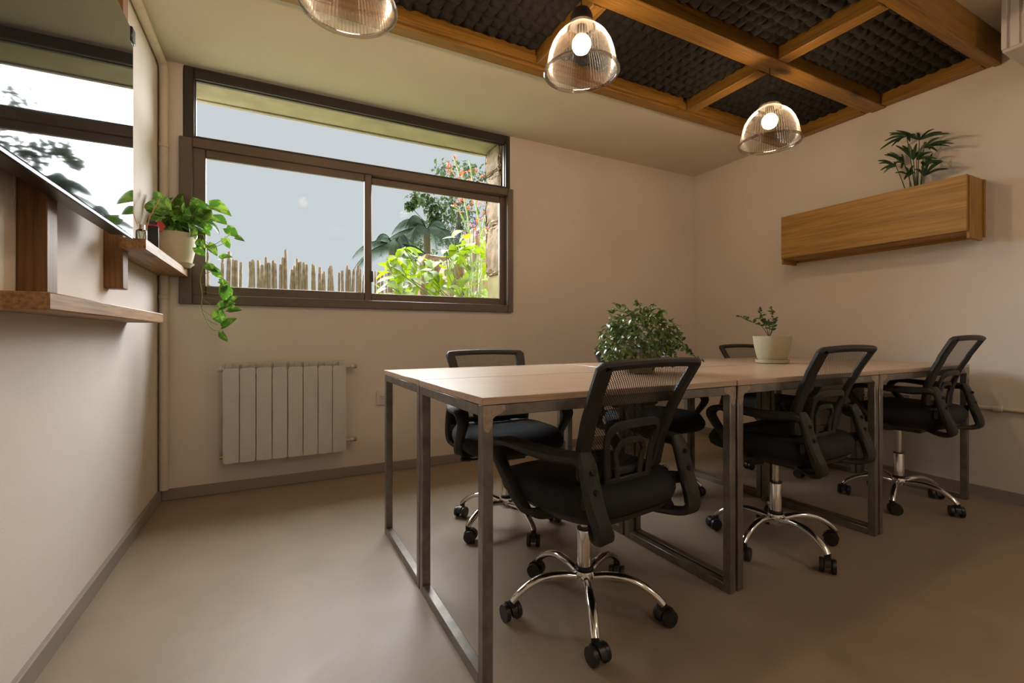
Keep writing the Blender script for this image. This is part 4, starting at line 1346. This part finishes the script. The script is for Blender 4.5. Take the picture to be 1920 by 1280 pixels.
# lime shrub close to the glass
def leafy(name, label, cat, poly, Y0, Y1, n, meshes, size, seed, base_pt, mat_stem, nstem, group=None):
    t = empty(name, base_pt)
    tag(t, label, cat, group)
    B = Vector(base_pt)
    rn = random.Random(seed)
    xs = [p[0] for p in poly]; ys_ = [p[1] for p in poly]
    def inside(x, y):
        c = False; j = len(poly) - 1
        for i in range(len(poly)):
            xi, yi = poly[i]; xj, yj = poly[j]
            if (yi > y) != (yj > y) and x < (xj - xi) * (y - yi) / (yj - yi) + xi: c = not c
            j = i
        return c
    pts = []
    while len(pts) < n:
        x, y = rn.uniform(min(xs), max(xs)), rn.uniform(min(ys_), max(ys_))
        if inside(x, y): pts.append(at(x, y, rn.uniform(Y0, Y1)))
    for p in pts:
        d_ = Vector((rn.uniform(-1, 1), rn.uniform(-1, 0.6), rn.uniform(-0.7, 0.3)))
        nr = Vector((rn.uniform(-0.5, 0.5), rn.uniform(-0.9, 0.3), 1))
        inst('leaf', rn.choice(meshes), t, mat=orient(p - B, d_, nr, size * rn.uniform(0.7, 1.25)))
    m = MB()
    for i in range(nstem):
        e = rn.choice(pts)
        m.tube(smooth([Vector((rn.uniform(-0.25, 0.25), rn.uniform(-0.12, 0.12), 0)), (e - B) * 0.55 + Vector((rn.uniform(-0.05, 0.05), 0, 0.02)), e - B], 4), 0.004, 5)
    m.build('stem', mat_stem, t)
    return t
limem = [leaf_mesh('lime_leaf', M['lime'], 0.10, 0.062, 0.06, f, dr, 5) for f, dr in ((0.25, 0.3), (0.4, 0.5), (0.15, 0.2))]
leafy('lime_shrub', 'bright lime-green shrub filling the lower right of the window', 'shrub',
      [(705, 600), (706, 508), (725, 488), (745, 466), (768, 462), (776, 482), (800, 486), (822, 466), (848, 440), (885, 424), (918, 430), (928, 600)], 3.75, 4.35, 298, limem, 1.25, 7, (1.62, 4.05, 0.98), M['stem'], 40)
# blooming orange plant
rb = random.Random(17)
fp = empty('orange_bloom', (1.86, 4.55, 0.98))
tag(fp, 'tall stem plant with orange-red flowers beside the stone jamb', 'flowering plant')
FO = fp.location
stalks = [[(882, 560), (880, 440), (872, 380), (862, 330), (850, 292)], [(905, 560), (902, 445), (892, 385), (886, 340), (880, 300)], [(896, 560), (905, 430), (912, 400), (918, 372)], [(880, 440), (868, 410), (858, 392), (846, 385)]]
m = MB()
tips = []
for st in stalks:
    pts = smooth([at(x, y, 4.5) - FO for x, y in st], 5)
    m.tube(pts, 0.008, 6)
    tips += pts[len(pts) // 2:]
m.build('stem', M['stem'], fp)
pet = leaf_mesh('petal', M['petal'], 0.07, 0.02, 0, 0.3, 0.4, 4)
fc = [(850, 292), (842, 305), (856, 312), (868, 318), (878, 322), (890, 318), (846, 322), (905, 328), (862, 330), (898, 340), (880, 336), (852, 385), (868, 372), (888, 378), (902, 380), (908, 396), (878, 392), (862, 398), (895, 410), (884, 420), (905, 408), (890, 432), (860, 378), (872, 440), (912, 425), (836, 318), (895, 372), (872, 362), (900, 362)]
for (x, y) in fc:
    c = at(x, y, 4.5 + rb.uniform(-0.1, 0.1)) - FO
    mm = MB()
    for q in range(rb.choice([5, 6, 7])):
        dr = Vector((rb.uniform(-1, 1), rb.uniform(-1, 0.5), rb.uniform(-0.6, 0.7)))
        leaf_into(mm, pet, orient(c, dr, (0, -0.5, 1), rb.uniform(0.5, 0.95)))
    mm.build('flower', M['petal'], fp, 60, fixn=False)
pur = leaf_mesh('purple_petal', M['purple'], 0.05, 0.016, 0, 0.3, 0.3, 4)
pf = empty('purple_bloom', (1.70, 4.66, 0.98))
tag(pf, 'thin plant with small purple flowers behind the orange bloom', 'flowering plant')
m = MB()
for st in ([(885, 560), (888, 450), (886, 405)], [(852, 560), (852, 460), (848, 425)]):
    m.tube(smooth([at(x, y, 4.66) - pf.location for x, y in st], 4), 0.005, 5)
m.build('stem', M['stem_dark'], pf)
for (x, y) in [(886, 405), (890, 415), (884, 424), (892, 432), (850, 432), (846, 422), (854, 442), (894, 440)]:
    mm = MB()
    c = at(x, y, 4.66 + rb.uniform(-0.03, 0.03)) - pf.location
    for q in range(6):
        leaf_into(mm, pur, orient(c, (rb.uniform(-1, 1), rb.uniform(-1, 1), rb.uniform(-0.5, 0.8)), (0, -0.4, 1), rb.uniform(0.6, 1)))
    mm.build('flower', M['purple'], pf, 60, fixn=False)

# boulders of the rock bank behind the shrub
for i, (px, py, Y, sx, sz) in enumerate(((914, 470, 4.95, 0.42, 0.85), (868, 505, 5.55, 0.5, 0.35), (815, 500, 6.2, 0.45, 0.45))):
    c = at(px, py, Y)
    m = rocky(((c.x - sx / 2, Y - 0.18, 0.97), (c.x + sx / 2, Y + 0.25, c.z + sz * 0.3)), 40 + i, 0.02, 3)
    o = m.build('boulder', M['stone'], None, 50, origin=m.base())
    tag(o, ['tall tan boulder next to the window jamb outside', 'low tan boulder behind the middle of the lime shrub', 'tan boulder behind the lime shrub, furthest from the jamb'][i], 'rock', 'boulders behind the shrub')

# background palms
def bg_palm(px, py, Y, n, L, label, seed):
    c = at(px, py, Y)
    t = empty('palm_tree', (c.x, c.y, 0.98))
    tag(t, label, 'tree', 'palms beyond the fence')
    rr = random.Random(seed)
    h = c.z - 0.98
    MB().tube([(0, 0, 0), (0.05, 0, h * 0.5), (0, 0, h)], [0.22, 0.18, 0.16], 10).build('trunk', M['bark'], t)
    for i in range(n):
        a = 2 * PI * i / n + rr.uniform(-0.2, 0.2)
        el = rr.uniform(0.05, 1.1)
        dirh = Vector((math.cos(a), math.sin(a), 0))
        pts = []
        for q in range(9):
            s = q / 8
            pts.append(Vector((0, 0, h)) + dirh * L * (s * math.cos(el) * (1 - 0.15 * s)) + Vector((0, 0, L * (math.sin(el) * s - (0.55 + 0.35 * el) * s * s))))
        m = MB().tube(pts, [0.03 - 0.003 * q for q in range(9)], 5)
        sv = dirh.cross(Vector((0, 0, 1)))
        fine = smooth(pts, 9)
        for j in range(5, len(fine) - 1):
            p = fine[j]
            tg = (fine[j + 1] - fine[j - 1]).normalized()
            ll = L * 0.30 * math.sin(PI * min(1, 0.15 + 0.85 * j / len(fine))) + 0.08
            for s in (-1, 1):
                e = p + (sv * s * 0.75 + tg * 0.45 + Vector((0, 0, -0.55))).normalized() * ll
                wv = tg * 0.006 * L
                m.add([p - wv, p + wv, e], [(0, 1, 2)])
        m.build('frond', M['palm'], t, 60, fixn=False)
bg_palm(738, 462, 15.0, 13, 1.7, 'feathery palm beyond the fence, left of the two', 31)
bg_palm(800, 430, 21.0, 16, 2.7, 'taller feathery palm with a drooping crown behind the lime shrub', 32)

# leafy trees
tl = leaf_mesh('tree_leaf', M['tree'], 0.13, 0.085, 0, 0.25, 0.25, 3)
def bg_tree(name, label, base_xy, blobs, n, seed, leaf=1.0, trunk=0.09):
    t = empty(name, (base_xy[0], base_xy[1], 0.98))
    tag(t, label, 'tree', 'leafy trees beyond the fence')
    B = t.location.copy()
    rr = random.Random(seed)
    m = MB()
    h = max(b[0].z for b in blobs) - 0.98
    m.tube([(0, 0, 0), (0.05, 0, h * 0.35), (0, 0, h * 0.7)], [trunk, trunk * 0.8, trunk * 0.4], 9)
    fo = MB()
    for c, r_ in blobs:
        e = c - B
        st = Vector((0, 0, min(h * 0.6, max(0.2, e.z * 0.6))))
        m.tube(smooth([st, st.lerp(e, 0.5) + Vector((0, 0, 0.1)), e], 4), 0.02, 5)
        for q in range(n):
            u = Vector((rr.gauss(0, 1), rr.gauss(0, 1), rr.gauss(0, 1))).normalized() * r_ * rr.uniform(0.25, 1.05)
            leaf_into(fo, tl, orient(e + u, (rr.uniform(-1, 1), rr.uniform(-1, 1), rr.uniform(-1, 0.3)), (rr.uniform(-0.5, 0.5), -0.4, 1), leaf * rr.uniform(0.6, 1.2)))
    m.build('trunk', M['bark'], t)
    tag(fo.build('foliage', M['tree'], t, 60, fixn=False), kind='stuff')
spots = ((780, 372, 0.16), (768, 385, 0.10), (800, 372, 0.22), (828, 318, 0.26), (850, 330, 0.3), (905, 330, 0.25), (880, 318, 0.22), (815, 390, 0.2), (840, 372, 0.3), (865, 388, 0.34), (835, 405, 0.3), (862, 420, 0.36), (880, 400, 0.34), (838, 440, 0.36), (870, 450, 0.38), (850, 465, 0.36), (900, 440, 0.36), (815, 410, 0.16), (760, 470, 0.22), (790, 460, 0.3), (780, 490, 0.3), (930, 380, 0.4), (960, 350, 0.5), (990, 400, 0.5))
rs = random.Random(9)
bl_ = [(at(x, y, 27 + rs.uniform(-2, 2)), r_ * 3.0) for x, y, r_ in spots]
bg_tree('leafy_tree', 'airy green tree rising behind the orange flowers outside', (at(860, 480, 27).x, 27), bl_, 90, 51, 2.4, 0.25)
